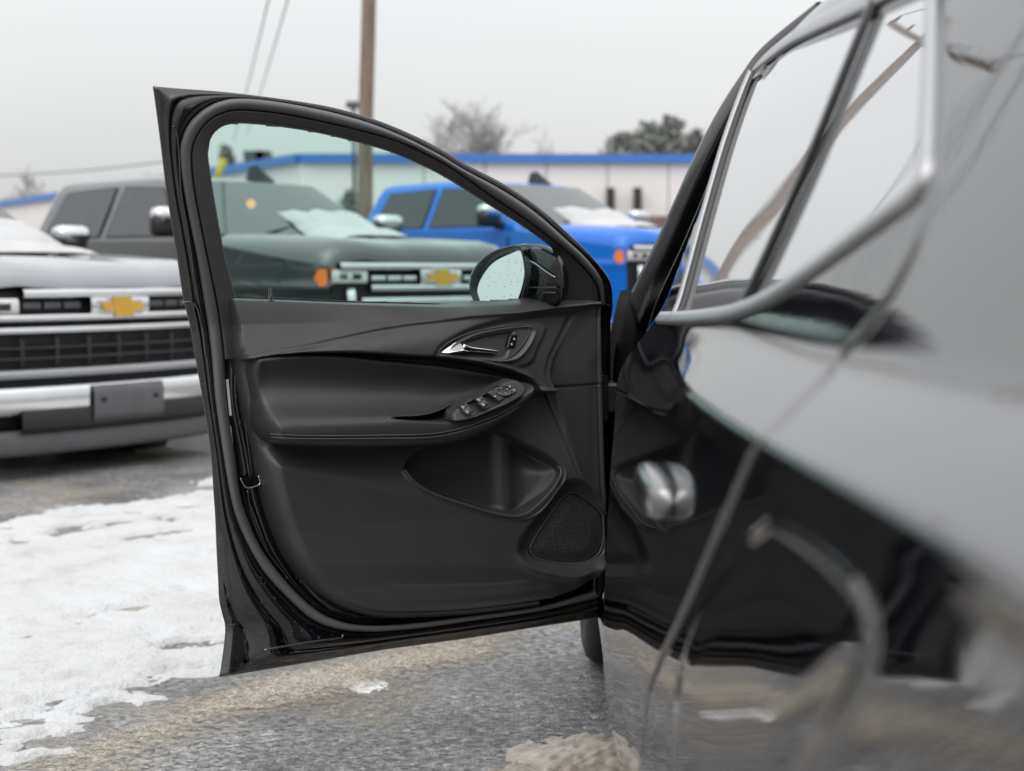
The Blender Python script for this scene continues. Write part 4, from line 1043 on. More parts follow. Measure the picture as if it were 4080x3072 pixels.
M['ice'] = plain('white_ice', (0.80, 0.80, 0.79), 0.4, var=0.1, grain=(120.0, 0.6, 0.006))
def gpt(lst): a = np.array(lst, float); return at_z(a[:, 0], a[:, 1], 0.0)[:, :2]
snow_poly = np.vstack([gpt([(-900,3420),(-300,3190),(0,3062),(150,3010),(300,2925),(450,2880),(560,2830),(700,2770),(880,2695),(1000,2655),(1400,2520),(2000,2330),(2600,2200)]),
                       gpt([(2600,1720),(1500,1775),(1100,1840),(880,1880),(720,1945),(640,1975),(500,1996),(330,2008),(160,2022),(0,2088),(-300,2115),(-900,2180)])])
sx = np.arange(-4.6, 1.6, 0.017); sy = np.arange(2.9, 10.2, 0.017); SX, SY = np.meshgrid(sx, sy)
s_sn = sdf(SX, SY, spline(snow_poly, 2))
SXr = SX * 0.85 + SY * 0.53; SYr = -SX * 0.53 + SY * 0.85
n_big = fbm(SXr * 0.9, SYr * 2.2, 5, 3) - 0.5; n_mid = fbm(SXr * 4, SYr * 9, 4, 11) - 0.5; n_fin = fbm(SX * 26, SY * 26, 4, 21) - 0.5
s_sn = s_sn + 0.30 * n_big + 0.16 * n_mid + 0.14 * n_fin
hs = 0.020 * np.tanh(s_sn / 0.12) + 0.030 * n_mid * ss(0, 0.5, s_sn) + 0.020 * n_fin
edge_rag = ss(1.0, 0.1, s_sn)
pits = ss(0.10, 0.22, fbm(SXr * 3.0, SYr * 7.0, 5, 41) - 0.5) * (0.45 + 0.55 * edge_rag)
hs = hs - 0.050 * pits - 0.02 * edge_rag * ss(0.0, 0.15, fbm(SXr * 8.0, SYr * 16.0, 4, 51) - 0.5)
kk_ = hs > -0.055
snow = grid_obj('snow', np.stack([SX, SY, gz(SX, SY) + hs], -1), M['snow'], keep=kc4(kk_))
tag(snow, 'sheet of thin trodden snow between the door and trucks', 'snow', kind='stuff')
sand_poly = gpt([(-200,3200),(0,3080),(300,2960),(600,2830),(880,2715),(1100,2650),(1400,2600),(1750,2545),(2000,2500),(2080,2540),(1900,2640),(1650,2700),(1450,2770),(1150,2840),(900,2890),(600,3000),(300,3120),(0,3240)])
fx_ = np.arange(-1.6, 0.6, 0.02); fy_ = np.arange(3.1, 5.6, 0.02); FX, FY = np.meshgrid(fx_, fy_)
FXr = FX * 0.85 + FY * 0.53; FYr = -FX * 0.53 + FY * 0.85
cov = sdf(FX, FY, spline(sand_poly, 2)) / 0.25 + 1.3 * (fbm(FXr * 1.6, FYr * 4.0, 4, 61) - 0.5)
m, nt, b = new_mat('sand_film')
at_ = nt.nodes.new('ShaderNodeAttribute'); at_.attribute_name = 'cover'; tc = nt.nodes.new('ShaderNodeTexCoord')
g1 = nz(28.0, 5.0, 0.7); v1 = nt.nodes.new('ShaderNodeTexVoronoi'); v1.inputs['Scale'].default_value = 170.0; nt.links.new(tc.outputs['Object'], v1.inputs['Vector'])
sc_ = nt.nodes.new('ShaderNodeSeparateColor'); nt.links.new(v1.outputs['Color'], sc_.inputs[0])
col_ = ramp(nt, sc_.outputs[0], [(0.0, (0.20, 0.165, 0.125)), (0.5, (0.44, 0.38, 0.305)), (1.0, (0.66, 0.61, 0.53))]); nt.links.new(col_.outputs[0], b.inputs['Base Color']); b.inputs['Roughness'].default_value = 0.7
m1 = nt.nodes.new('ShaderNodeMath'); m1.operation = 'MULTIPLY_ADD'; m1.inputs[1].default_value = 2.6; m1.inputs[2].default_value = -1.45; nt.links.new(g1.outputs['Fac'], m1.inputs[0])
m2 = nt.nodes.new('ShaderNodeMath'); m2.operation = 'ADD'; nt.links.new(m1.outputs[0], m2.inputs[0]); nt.links.new(at_.outputs['Fac'], m2.inputs[1])
mr = nt.nodes.new('ShaderNodeMapRange'); mr.interpolation_type = 'SMOOTHSTEP'; mr.inputs[1].default_value = -0.35; mr.inputs[2].default_value = 0.75; mr.inputs[3].default_value = 0.0; mr.inputs[4].default_value = 0.85; nt.links.new(m2.outputs[0], mr.inputs[0])
nt.links.new(mr.outputs[0], b.inputs['Alpha']); bump(nt, b, v1.outputs['Distance'], 0.7, 0.005)
M['sandfilm'] = m
ks = kc4(cov > -1.6)
sand_ = grid_obj('road_sand', np.stack([FX, FY, gz(FX, FY) + 0.004], -1), M['sandfilm'])
ca = sand_.data.attributes.new('cover', 'FLOAT', 'POINT'); ca.data.foreach_set('value', cov.ravel().astype(np.float32))
tag(sand_, 'band of tan sand and salt along the snow edge', 'sand', kind='stuff')
def patch(name, cx, cy, rx, ry, rot, amp, mat, seed, label, cat, thr=0.0, lump=1.1):
    a = np.linspace(-1.5, 1.5, 110); A, B = np.meshgrid(a, a)
    c_, s_ = math.cos(rot), math.sin(rot); x = cx + A * rx * c_ - B * ry * s_; y = cy + A * rx * s_ + B * ry * c_
    e = 1 - np.hypot(A, B) + 1.4 * (fbm(A * 1.8 + 9, B * 1.8, 5, seed) - 0.5) - thr
    h = amp * (np.tanh(e * 1.8) * 0.7 + lump * ss(-0.5, 0.4, e) * (fbm(A * 11, B * 11, 4, seed + 5) - 0.5))
    k_ = h > -0.35 * amp
    o = grid_obj(name, np.stack([x, y, gz(x, y) + h], -1), mat, keep=kc4(k_)); return tag(o, label, cat, kind='stuff')
g_ = gpt([(1450,2722),(2300,3000),(2420,2880),(1000,2690),(60,2110),(2100,3080)])
patch('ice_patch', g_[0][0], g_[0][1], 0.075, 0.11, 0.5, 0.007, M['ice'], 3, 'small white ice patch on the asphalt under the door', 'ice')
patch('slush', g_[1][0] + 0.05, g_[1][1] - 0.05, 0.20, 0.42, -0.35, 0.0075, M['slush'], 8, 'lumpy brown slush beside the black car sill', 'slush', 0.1, 1.6)
patch('slush', g_[5][0], g_[5][1] - 0.12, 0.32, 0.14, 0.4, 0.014, M['slush'], 14, 'low sandy slush smear at the bottom edge of the asphalt', 'slush', 0.1, 3.0)

# ================================================================== pickup trucks in a row
M['amber'] = plain('amber_lens', (0.85, 0.20, 0.02), 0.15, var=0.1)
M['lens'] = plain('headlamp_lens', (0.62, 0.63, 0.62), 0.12, var=0.15)
M['gold'] = plain('gold_badge', (0.62, 0.36, 0.045), 0.3, var=0.06)
M['tglass'] = plain('truck_glass', (0.035, 0.05, 0.048), 0.03, ior=1.9, var=0.2)
M['tglass_side'] = plain('truck_side_glass', (0.05, 0.052, 0.055), 0.05, ior=1.6, var=0.1)
M['blackplastic'] = plain('black_plastic', (0.018, 0.018, 0.02), 0.5, var=0.2)
M['greyplastic'] = plain('grey_plastic', (0.10, 0.10, 0.105), 0.55, var=0.1)
M['bright'] = plain('bright_trim', (0.72, 0.73, 0.74), 0.16, metal=1.0, var=0.03)
def front_x(y): return -0.13 * (np.abs(y) / 1.0) ** 2.4
def truck(name, label, emblem_at, rz, body_mat, style, fascia):
    """emblem_at: world (x, y, ground z)"""
    ex = emblem_at; c, s = math.cos(rz), math.sin(rz)
    root = empty(name, (ex[0], ex[1], ex[2]), rz); tag(root, label, 'pickup truck', 'pickup trucks parked in a row')
    WLOC[root] = Vector((0, 0, 0))
    def mk(n, V, f, mat, par=None, smooth=True):
        return mesh_obj(n, V, f, mat, par or root, smooth=smooth, local=True)
    def mg(n, P, mat, par=None, keep=None, flip=False, smooth=True):
        h, w = P.shape[:2]; f = grid_faces(h, w, keep, flip); V, f = compact(P.reshape(-1, 3), f); return mk(n, V, f, mat, par, smooth)
    LLOC[root] = Vector((0, 0, 0))
    # bonnet and wings
    stn = [(-0.01,1.205,0.95),(-0.015,1.245,0.965),(-0.04,1.295,0.975),(-0.09,1.335,0.985),(-0.20,1.360,0.99),(-0.55,1.385,1.0),(-1.0,1.405,1.01),(-1.55,1.42,1.015)]
    ypr = [(0.0,0.0),(0.22,-0.002),(0.36,-0.012),(0.42,-0.004),(0.58,0.004),(0.70,0.014),(0.82,0.004),(0.92,-0.035),(0.985,-0.095),(1.0,-0.17)]
    rows = []
    for x_, zt_, hw in stn:
        half = [(x_ + (front_x(a) if x_ > -0.3 else front_x(a) * max(0, 1 + (x_ + 0.3) / 0.7)), a * hw, zt_ + dz) for a, dz in ypr]
        rows.append([(q[0], -q[1], q[2]) for q in half[::-1]] + half[1:])
    mg('bonnet', np.array(rows), body_mat)
    # flanks with arches
    xs = np.linspace(-0.10, -5.85, 130); zs = np.linspace(0.42, 1.19, 34); XS, ZS = np.meshgrid(xs, zs)
    ztop = np.interp(XS, [-5.85, -4.15, -4.05, -1.5, -0.1], [1.46, 1.46, 1.40, 1.36, 1.17]); ZZ = 0.42 + (ZS - 0.42) / 0.77 * (ztop - 0.42)
    hw_ = 1.0 + 0.02 * np.sin((ZZ - 0.42) * 2.4) - 0.05 * ss(-0.6, -0.05, XS) + 0.014 * np.exp(-((ZZ - 1.02) / 0.03) ** 2)
    a1 = np.hypot(XS + 0.95, ZZ - 0.45) - 0.50; a2 = np.hypot(XS + 4.70, ZZ - 0.45) - 0.50
    for sg_ in (-1, 1):
        mg('flank', np.stack([XS, sg_ * hw_, ZZ], -1), body_mat, keep=kc4((a1 > 0) & (a2 > 0)))
        for xc in (-0.95, -4.70):
            th = np.linspace(-0.05, math.pi + 0.05, 30)
            V, f = tube_geo(np.stack([xc + 0.50 * np.cos(th), np.full(30, sg_ * 1.018), 0.45 + 0.50 * np.sin(th)], -1), 0.03, 8); mk('arch_flare', V, f, M['blackplastic'] if style != 'blue' else body_mat)
            V, f = lathe_geo([(0.0, 0.0), (0.0, 0.50)], 30, 'y'); mk('arch_liner', V * np.array([1, 1, 1]) + np.array([xc, sg_ * 0.62, 0.45]), f, M['dark'])
            w_ = 0.14; R_ = 0.405; rr_ = 0.25
            prof = [(-w_ * 0.8, rr_), (-w_, rr_ + 0.03), (-w_, R_ - 0.06), (-w_ * 0.8, R_), (w_ * 0.8, R_), (w_, R_ - 0.06), (w_, rr_ + 0.03), (w_ * 0.8, rr_)]
            V, f = lathe_geo(prof, 36, 'y'); o_ = np.array([xc, sg_ * 0.86, R_]); ty = mk('wheel', V + o_, f, M['tyre'])
            geo = [lathe_geo([(sg_ * w_ * 0.75, rr_ + 0.005), (sg_ * w_ * 0.8, rr_ - 0.02), (sg_ * 0.03, rr_ - 0.04), (sg_ * 0.05, 0.1), (sg_ * 0.10, 0.07), (sg_ * 0.10, 0.0)], 30, 'y')]
            for k_ in range(6):
                a = math.pi * k_ / 3; geo.append(tube_geo(np.array([(0.08 * math.cos(a), sg_ * 0.09, 0.08 * math.sin(a)), (0.23 * math.cos(a), sg_ * 0.11, 0.23 * math.sin(a))]), 0.03, 6))
            V, f = join_geo(geo); mk('rim', V + o_, f, M['alloy'], ty)
    # cab
    def rrect(xf, xr, hw, z, r=0.16, n=8):
        P = []
        for cx_, cy_, a0 in ((xf - r, hw - r, 0), (xr + r, hw - r, 90), (xr + r, -hw + r, 180), (xf - r, -hw + r, 270)):
            for t in np.linspace(0, 90, n): a = math.radians(a0 + t); P.append((cx_ + r * math.cos(a), cy_ + r * math.sin(a), z))
        return P + P[:1]
    rings = [rrect(-1.42, -4.08, 0.985, 1.10), rrect(-1.45, -4.08, 0.975, 1.36), rrect(-1.50, -4.07, 0.945, 1.42), rrect(-1.80, -4.03, 0.865, 1.60), rrect(-2.10, -3.98, 0.79, 1.78), rrect(-2.24, -3.93, 0.75, 1.865), rrect(-2.40, -3.86, 0.68, 1.905), rrect(-2.7, -3.7, 0.45, 1.93, 0.14), rrect(-2.95, -3.4, 0.15, 1.935, 0.06), rrect(-3.1, -3.2, 0.03, 1.935, 0.01)]
    mg('cab', np.array(rings), body_mat, flip=True)
    tt = np.linspace(0, 1, 14); s_ = np.linspace(-1, 1, 26); S2, T2 = np.meshgrid(s_, tt)
    wsx = lambda S, T: -1.475 - 0.765 * T + 0.022 - 0.06 * np.abs(S) ** 3
    wsy = lambda S, T: S * (0.90 - 0.155 * T)
    wsz = lambda S, T: 1.405 + 0.455 * T + 0.012
    mg('windscreen', np.stack([wsx(S2, T2), wsy(S2, T2), wsz(S2, T2)], -1), M['tglass'])
    V, f = box_geo((-1.52, -0.92, 1.36), (-1.45, 0.92, 1.425), 0.006); mk('cowl', V, f, M['blackplastic'])
    for sg_ in (-1, 1):
        # door glass, front then rear
        for quad in ([(-1.90,1.42),(-2.28,1.79),(-2.82,1.82),(-2.86,1.42)], [(-2.98,1.42),(-2.96,1.82),(-3.66,1.795),(-3.80,1.42)]):
            q3 = np.array([(x_, sg_ * (np.interp(z_, [1.42, 1.60, 1.78, 1.865], [0.945, 0.865, 0.79, 0.75]) + 0.012), z_) for x_, z_ in quad])
            ctr = q3.mean(0); q4 = ctr + (q3 - ctr) * 1.06 - np.array([0, sg_ * 0.006, 0])
            V = np.vstack([q3, q4]); mk('side_window', q3, [[0, 1, 2, 3]], M['tglass_side'], smooth=False)
            mk('window_surround', q4, [[0, 1, 2, 3]], M['blackplastic'], smooth=False)
        for xl in (-1.62, -2.92, -4.06):
            V, f = box_geo((xl - 0.006, sg_ * 1.0 - 0.03, 0.48), (xl + 0.006, sg_ * 1.0 + 0.026, 1.30)); mk('panel_gap', V, f, M['dark'], smooth=False)
        for xh in (-2.78, -3.92):
            V, f = box_geo((xh - 0.10, sg_ * 1.03 - 0.015, 1.14), (xh + 0.10, sg_ * 1.03 + 0.02, 1.18), 0.012); mk('door_handle', V, f, body_mat if style != 'chrome' else M['bright'])
        # door mirror
        V, f = box_geo((-1.84, sg_ * 1.14 - 0.13, 1.40), (-1.70, sg_ * 1.14 + 0.13, 1.61), 0.05)
        mk('door_mirror', V, f, M['blackplastic'])
        V, f = box_geo((-1.83, sg_ * 1.14 - 0.135, 1.50), (-1.67, sg_ * 1.14 + 0.135, 1.625), 0.05); mk('mirror_cap', V, f, M['bright'])
        V, f = box_geo((-1.80, min(sg_ * 0.93, sg_ * 1.06), 1.38), (-1.74, max(sg_ * 0.93, sg_ * 1.06), 1.46), 0.02); mk('mirror_stalk', V, f, M['blackplastic'])
    # bed
    V, f = join_geo([box_geo((-5.83, -1.0, 0.9), (-4.1, -0.92, 1.42), 0.02), box_geo((-5.83, 0.92, 0.9), (-4.1, 1.0, 1.42), 0.02), box_geo((-5.86, -1.0, 0.55), (-5.80, 1.0, 1.42), 0.02), box_geo((-5.8, -0.95, 0.75), (-4.1, 0.95, 0.85))]); mk('bed', V, f, body_mat)
    V, f = box_geo((-5.6, -0.7, 0.30), (-0.6, 0.7, 0.62)); mk('chassis', V, f, M['dark'])
    # fin aerial
    V = np.array([(-2.35,0.32,1.90),(-2.35,0.40,1.90),(-2.66,0.40,1.92),(-2.66,0.32,1.92),(-2.55,0.36,2.05),(-2.66,0.36,2.04)]); mk('roof_fin', V, [[0,1,4],[1,2,5,4],[2,3,5],[3,0,4,5]], M['blackplastic'], smooth=False)
    # interior mirror and far glow kept inside
    # ---- front face
    def bar(n, y0, y1, z0, z1, out, mat, depth=0.06, par=None, slope=0.0):
        ys = np.linspace(y0, y1, max(4, int(abs(y1 - y0) * 18))); fx = front_x(ys)
        pr = [(-depth, z0), (out - 0.012, z0), (out, z0 + (z1 - z0) * 0.2), (out, z0 + (z1 - z0) * 0.8), (out - 0.012, z1), (-depth, z1), (-depth, z0)]
        G = np.stack([np.stack([fx + a, ys, z_ + slope * np.abs(ys)], -1) for a, z_ in pr], 0)
        o = mg(n, G, mat, par, smooth=False)
        return o
    bar('front_backing', -0.93, 0.93, 0.32, 1.19, -0.035, M['dark'], 0.1)
    B, G_ = M['bright'], body_mat
    if style == 'silver':
        bar('grille_bar', -0.66, 0.66, 1.150, 1.200, 0.03, B); bar('grille_bar', -0.97, 0.97, 1.020, 1.060, 0.035, B); bar('grille_bar', -0.97, 0.97, 0.950, 0.990, 0.03, B)
        bar('grille_bar', -0.93, 0.93, 0.700, 0.750, 0.03, G_)
        for sg_ in (-1, 1): bar('emblem_plinth', sg_ * 0.0, sg_ * 0.22, 1.05, 1.16, 0.028, B)
        for k_ in range(9):
            y_ = -0.88 + 0.22 * k_; bar('grille_rib', y_ - 0.010, y_ + 0.010, 0.76, 0.94, 0.005, M['blackplastic'])
        for z_ in (0.81, 0.87): bar('grille_rib', -0.9, 0.9, z_ - 0.010, z_ + 0.010, 0.008, M['blackplastic'])
        for sg_ in (-1, 1):
            for k_ in range(3): bar('grille_insert', sg_ * (0.27 + 0.13 * k_), sg_ * (0.38 + 0.13 * k_), 1.085, 1.13, -0.01, M['greyplastic'])
        bar('bumper', -0.98, 0.98, 0.50, 0.655, 0.075, M['bright'], 0.1)
        bar('bumper_intake', -0.72, 0.72, 0.40, 0.545, 0.079, M['blackplastic'])
        bar('plate_bracket', -0.27, 0.27, 0.43, 0.645, 0.095, M['greyplastic'])
        for yb_ in (-0.2, 0.2): bar('bracket_hole', yb_ - 0.02, yb_ + 0.02, 0.54, 0.58, 0.0965, M['dark'])
        bar('valance', -0.95, 0.95, 0.27, 0.41, 0.045, M['greyplastic'])
    else:
        bar('grille_bar', -0.90, 0.90, 1.150, 1.200, 0.03, B); bar('grille_bar', -0.66, 0.66, 1.000, 1.045, 0.035, B); bar('grille_bar', -0.74, 0.74, 0.900, 0.955, 0.035, B); bar('grille_bar', -0.7, 0.7, 0.79, 0.83, 0.03, B)
        for sg_ in (-1, 1):
            bar('emblem_plinth', 0.0, sg_ * 0.21, 1.04, 1.16, 0.026, B)
            for k_ in range(3): bar('grille_insert', sg_ * (0.25 + 0.14 * k_), sg_ * (0.37 + 0.14 * k_), 1.07, 1.11, 0.018, B)
            bar('grille_post', sg_ * 0.78, sg_ * 0.84, 0.62, 1.02, 0.02, B)
        for k_ in range(7): bar('grille_insert', -0.63 + 0.2 * k_ - 0.08, -0.63 + 0.2 * k_ + 0.08, 0.855, 0.88, 0.015, B)
        bar('bumper', -0.98, 0.98, 0.46, 0.68, 0.085, B, 0.1); bar('bumper_intake', -0.6, 0.6, 0.50, 0.60, 0.089, M['blackplastic']); bar('valance', -0.95, 0.95, 0.27, 0.44, 0.045, M['blackplastic'])
    for sg_ in (-1, 1):
        hl_ = bar('headlight', sg_ * 0.68, sg_ * 0.955, 1.055, 1.150, 0.012, M['lens'])
        bar('headlight_core', sg_ * 0.73, sg_ * 0.80, 1.075, 1.13, 0.016, M['blackplastic'], par=hl_); bar('headlight_core', sg_ * 0.84, sg_ * 0.90, 1.075, 1.13, 0.016, M['greyplastic'], par=hl_)
        V = np.array([(-0.10, sg_ * 0.955, 1.160), (-0.20, sg_ * 1.00, 1.15), (-0.23, sg_ * 1.012, 1.09), (-0.18, sg_ * 1.0, 1.03), (-0.11, sg_ * 0.965, 1.045)])
        V = np.vstack([V, V - np.array([0.02, sg_ * 0.05, 0])]); mk('marker_lamp', V, [[0,1,2,3,4],[5,9,8,7,6]] + [[i, (i+1)%5, 5+(i+1)%5, 5+i] for i in range(5)], M['amber'], smooth=False)
    # bow-shaped badge
    def badge(n, k_, x0, x1, mat, par=None):
        geo = []
        for poly in ([(-.165,-.026),(.140,-.026),(.165,.026),(-.140,.026)], [(-.085,-.056),(.058,-.056),(.085,.056),(-.058,.056)]):
            q = np.array(poly); ctr = q.mean(0); q = ctr + (q - ctr) + np.sign(q - ctr) * k_
            V = np.vstack([np.c_[np.full(4, x0), -q[:, 0], q[:, 1] + 1.095], np.c_[np.full(4, x1), -q[:, 0], q[:, 1] + 1.095]])
            geo.append((V, [[0,1,2,3],[7,6,5,4],[0,4,5,1],[1,5,6,2],[2,6,7,3],[3,7,4,0]])); x1 += 0.002
        V, f = join_geo(geo); return mk(n, V, f, mat, par, smooth=False)
    e_ = badge('badge_rim', 0.009, 0.02, 0.040, M['bright']); badge('badge', 0.0, 0.02, 0.047, M['gold'])
    for yw in (-0.45, 0.35):
        V, f = tube_geo(np.array([(-1.45, yw, 1.43), (-1.58, yw + 0.35, 1.49)]), 0.010, 6); mk('wiper', V, f, M['blackplastic'])
    # snow lying on the glass and cowl
    def snow_cap(fun, label):
        a = np.linspace(0, 1, 60); A, B2 = np.meshgrid(np.linspace(-1, 1, 90), a)
        P, h = fun(A, B2); k_ = h > -0.004
        o = mg('snow_cap', P, M['snow'], None, keep=kc4(k_)); o.parent = None
        mw = Matrix.Translation(Vector(ex)) @ Matrix.Rotation(rz, 4, 'Z') @ Matrix.Translation(o.location); o.matrix_world = mw
        tag(o, label, 'snow', kind='stuff')
    return root, snow_cap, dict(wsx=wsx, wsy=wsy, wsz=wsz)
M['truck_grey'] = paint('grey_metallic', (0.32, 0.33, 0.35), metal=0.5, peel=0)
M['truck_dark'] = paint('charcoal_metallic', (0.036, 0.039, 0.041), metal=0.3, peel=0)
M['truck_blue'] = paint('blue_metallic', (0.010, 0.155, 0.62), metal=0.0, ior=1.55, peel=0)
RZ = math.atan2(-0.7071, 0.7071)
def em(px, py, d, zl=1.095):
    P = at_y(np.array(float(px)), np.array(float(py)), d); return (P[0], P[1], P[2] - zl)
t1, cap1, w1 = truck('pickup_truck', 'grey pickup truck with bright grille bars and snow heaped on its windscreen', em(470, 1220, 9.2), math.radians(-34), M['truck_grey'], 'silver', 0)
t2, cap2, w2 = truck('pickup_truck', 'dark charcoal pickup truck with chrome grille seen through the door window', em(1750, 1105, 11.5), math.radians(-42), M['truck_dark'], 'chrome', 0)
t3, cap3, w3 = truck('pickup_truck', 'bright blue pickup truck behind the open door, nearest the building', (1.825, 15.15, 0.21), RZ, M['truck_blue'], 'chrome', 0)
def cap_fun(wd, s0, s1, top, seed, thick=0.07):
    def f(A, B2):
        S = s0 + (s1 - s0) * (A + 1) / 2; T = -0.16 + B2 * (top + 0.16)
        edge = np.minimum(np.minimum((A + 1), (1 - A)) * 2.2, (1 - B2) * 2.2)
        lim = edge + 0.7 * (fbm(A * 2 + 5, B2 * 2, 3, seed) - 0.5)
        h = thick * np.tanh(np.clip(lim, -0.3, 9) * 2.0) * (0.8 + 0.4 * fbm(A * 2.5, B2 * 2.5, 2, seed + 2)) * np.where(lim > 0, 1, 0.3)
        tt_ = np.clip(T, 0, 1)
        x = wd['wsx'](S, tt_); y = wd['wsy'](S, tt_); z = wd['wsz'](S, tt_)
        x = x + np.clip(-T, 0, 1) * 2.6; z = z - np.clip(-T, 0, 1) * 0.10; h = h * (0.35 + 0.65 * ss(-0.16, -0.05, T))
        return np.stack([x + h * 0.5, y, z + h * 0.8 - 0.004], -1), h
    return f
cap1(cap_fun(w1, -0.98, 1.04, 0.52, 5, 0.10), 'snow heaped along the grey truck windscreen')
cap2(cap_fun(w2, -0.05, 0.98, 0.46, 9, 0.10), 'snow left on one half of the dark truck windscreen')
cap3(cap_fun(w3, -0.25, 0.98, 0.42, 13, 0.10), 'snow on the windscreen of the blue truck')
# ================================================================== building, pole, wires, trees
m, nt, b = new_mat('white_cladding')
tc = nt.nodes.new('ShaderNodeTexCoord'); n1 = nz(0.5, 5.0); r_ = ramp(nt, n1.outputs['Fac'], [(0.3, (0.82, 0.79, 0.77)), (0.7, (0.90, 0.87, 0.86))])
nt.links.new(r_.outputs[0], b.inputs['Base Color']); b.inputs['Roughness'].default_value = 0.7
M['clad'] = m
M['bluefascia'] = plain('blue_fascia', (0.05, 0.19, 0.56), 0.4, var=0.1)
M['pane'] = plain('dark_pane', (0.035, 0.032, 0.025), 0.1, var=0.4)
M['brick'] = plain('brown_base', (0.20, 0.13, 0.12), 0.8, var=0.2)
M['wood'] = None
bl_ = empty('dealership_building', (2.0, 60.0, 1.5))
tag(bl_, 'long white single-storey building with a blue roof band', 'building')
def wall_run(p0, p1, zb, zt, nm=9):
    p0, p1 = np.array(p0, float), np.array(p1, float); dv = (p1 - p0) / np.linalg.norm(p1 - p0); nv = np.array([dv[1], -dv[0]])
    if nv[1] > 0: nv = -nv
    for i in range(nm):
        a = p0 + (p1 - p0) * i / nm + dv * 0.02; c = p0 + (p1 - p0) * (i + 1) / nm - dv * 0.02
        V = [(a[0], a[1], zb), (c[0], c[1], zb), (c[0], c[1], zt), (a[0], a[1], zt)]; back = [(q[0] - nv[0] * 0.3, q[1] - nv[1] * 0.3, q[2]) for q in V]
        mesh_obj('wall_panel', V + back, [[0,1,2,3],[1,5,6,2],[4,0,3,7],[3,2,6,7],[5,4,7,6]], M['clad'], bl_, smooth=False)
    a, c = p0, p1
    V = [(a[0] + nv[0] * 0.25, a[1] + nv[1] * 0.25, zt - 0.10), (c[0] + nv[0] * 0.25, c[1] + nv[1] * 0.25, zt - 0.10), (c[0] + nv[0] * 0.25, c[1] + nv[1] * 0.25, zt + 0.22), (a[0] + nv[0] * 0.25, a[1] + nv[1] * 0.25, zt + 0.22)]
    back = [(q[0] - nv[0] * 0.9, q[1] - nv[1] * 0.9, q[2]) for q in V]
    mesh_obj('roof_band', V + back, [[0,1,2,3],[3,2,6,7],[1,5,6,2],[4,0,3,7],[0,4,5,1]], M['bluefascia'], bl_, smooth=False)
zr = 1.17 + (1080 - 642) * 58 / F
pc = ((1205 - CX) / F * 58, 58.0); pl_ = ((-250 - CX) / F * 116, 116.0)
wall_run(pc, (24.0, 58.6), 0.5, zr, 14); wall_run(pl_, pc, 0.5, zr, 10)
mesh_obj('roof', [(pc[0], pc[1], zr - 0.05), (24, 58.6, zr - 0.05), (24, 90, zr - 0.05), (pl_[0], pl_[1] + 20, zr - 0.05), (pl_[0], pl_[1], zr - 0.05)], [[0, 1, 2, 3, 4]], M['greyplastic'], bl_, smooth=False)
for px_ in (2432, 2540, 2790):
    A = at_y(np.array([px_ - 17., px_ + 17.]), np.array([858., 748.]), 57.9)
    V, f = box_geo((A[0, 0], 57.86, A[0, 2]), (A[1, 0], 58.05, A[1, 2])); wn_ = mesh_obj('window', V, f, M['pane'], bl_, smooth=False)
    V, f = box_geo((A[0, 0] - 0.06, 57.80, A[0, 2] - 0.08), (A[1, 0] + 0.06, 57.98, A[0, 2])); mesh_obj('sill', V, f, M['clad'], wn_, smooth=False)
A = at_y(np.array([2500., 2760.]), np.array([930., 862.]), 57.7); V, f = box_geo((A[0, 0], 57.5, A[0, 2] - 1), (A[1, 0], 57.85, A[1, 2])); mesh_obj('base_course', V, f, M['brick'], bl_, smooth=False)
for px_, w_ in ((1010, 40), (1045, 26)):
    A = at_y(np.array([px_ - w_, px_ + w_ * 1.]), np.array([640., 600.]), 72.0); V, f = box_geo((A[0, 0], 72, A[0, 2]), (A[1, 0], 73, A[1, 2])); mesh_obj('roof_unit', V, f, M['greyplastic'], bl_, smooth=False)

m, nt, b = new_mat('weathered_pole')
tc = nt.nodes.new('ShaderNodeTexCoord'); mp = nt.nodes.new('ShaderNodeMapping'); mp.inputs['Scale'].default_value = (9, 9, 0.5); nt.links.new(tc.outputs['Object'], mp.inputs['Vector'])
n1 = nz(3.0, 6.0, 0.65, mp.outputs[0]); r_ = ramp(nt, n1.outputs['Fac'], [(0.3, (0.13, 0.095, 0.075)), (0.55, (0.27, 0.205, 0.165)), (0.75, (0.38, 0.30, 0.25))])
nt.links.new(r_.outputs[0], b.inputs['Base Color']); b.inputs['Roughness'].default_value = 0.9; bump(nt, b, n1.outputs['Fac'], 0.6, 0.02)
M['wood'] = m
pb = at_y(np.array(1452.), np.array(900.), 30.0); pt = at_y(np.array(1480.), np.array(-700.), 30.0)
up_ = empty('utility_pole', (pb[0], pb[1], gz(pb[0], pb[1]))); tag(up_, 'tall brown wooden utility pole beyond the trucks', 'utility pole')
pts = np.array([pb + (pt - pb) * t for t in np.linspace(-0.2, 1.05, 14)]); pts[:, 0] += 0.012 * np.sin(np.arange(14))
V, f = tube_geo(pts, np.linspace(0.155, 0.125, 14), 18); mesh_obj('pole', V, f, M['wood'], up_)
top = pts[-1]
V, f = box_geo((top[0] - 1.2, top[1] - 0.2, top[2] - 0.7), (top[0] + 1.2, top[1] - 0.1, top[2] - 0.58)); mesh_obj('crossarm', V, f, M['wood'], up_, smooth=False)
for dx in (-1.1, -0.6, 0.6, 1.1):
    V, f = lathe_geo([(0, 0.03), (0.05, 0.06), (0.08, 0.04), (0.12, 0.055), (0.16, 0.03), (0.17, 0)], 12, 'z'); mesh_obj('insulator', V + np.array([top[0] + dx, top[1] - 0.15, top[2] - 0.58]), f, M['greyplastic'], up_)
sp_ = empty('lamp_post', tuple(at_y(np.array(1412.), np.array(800.), 50.0))); tag(sp_, 'thin pale lamp post just beside the wooden pole', 'lamp post')
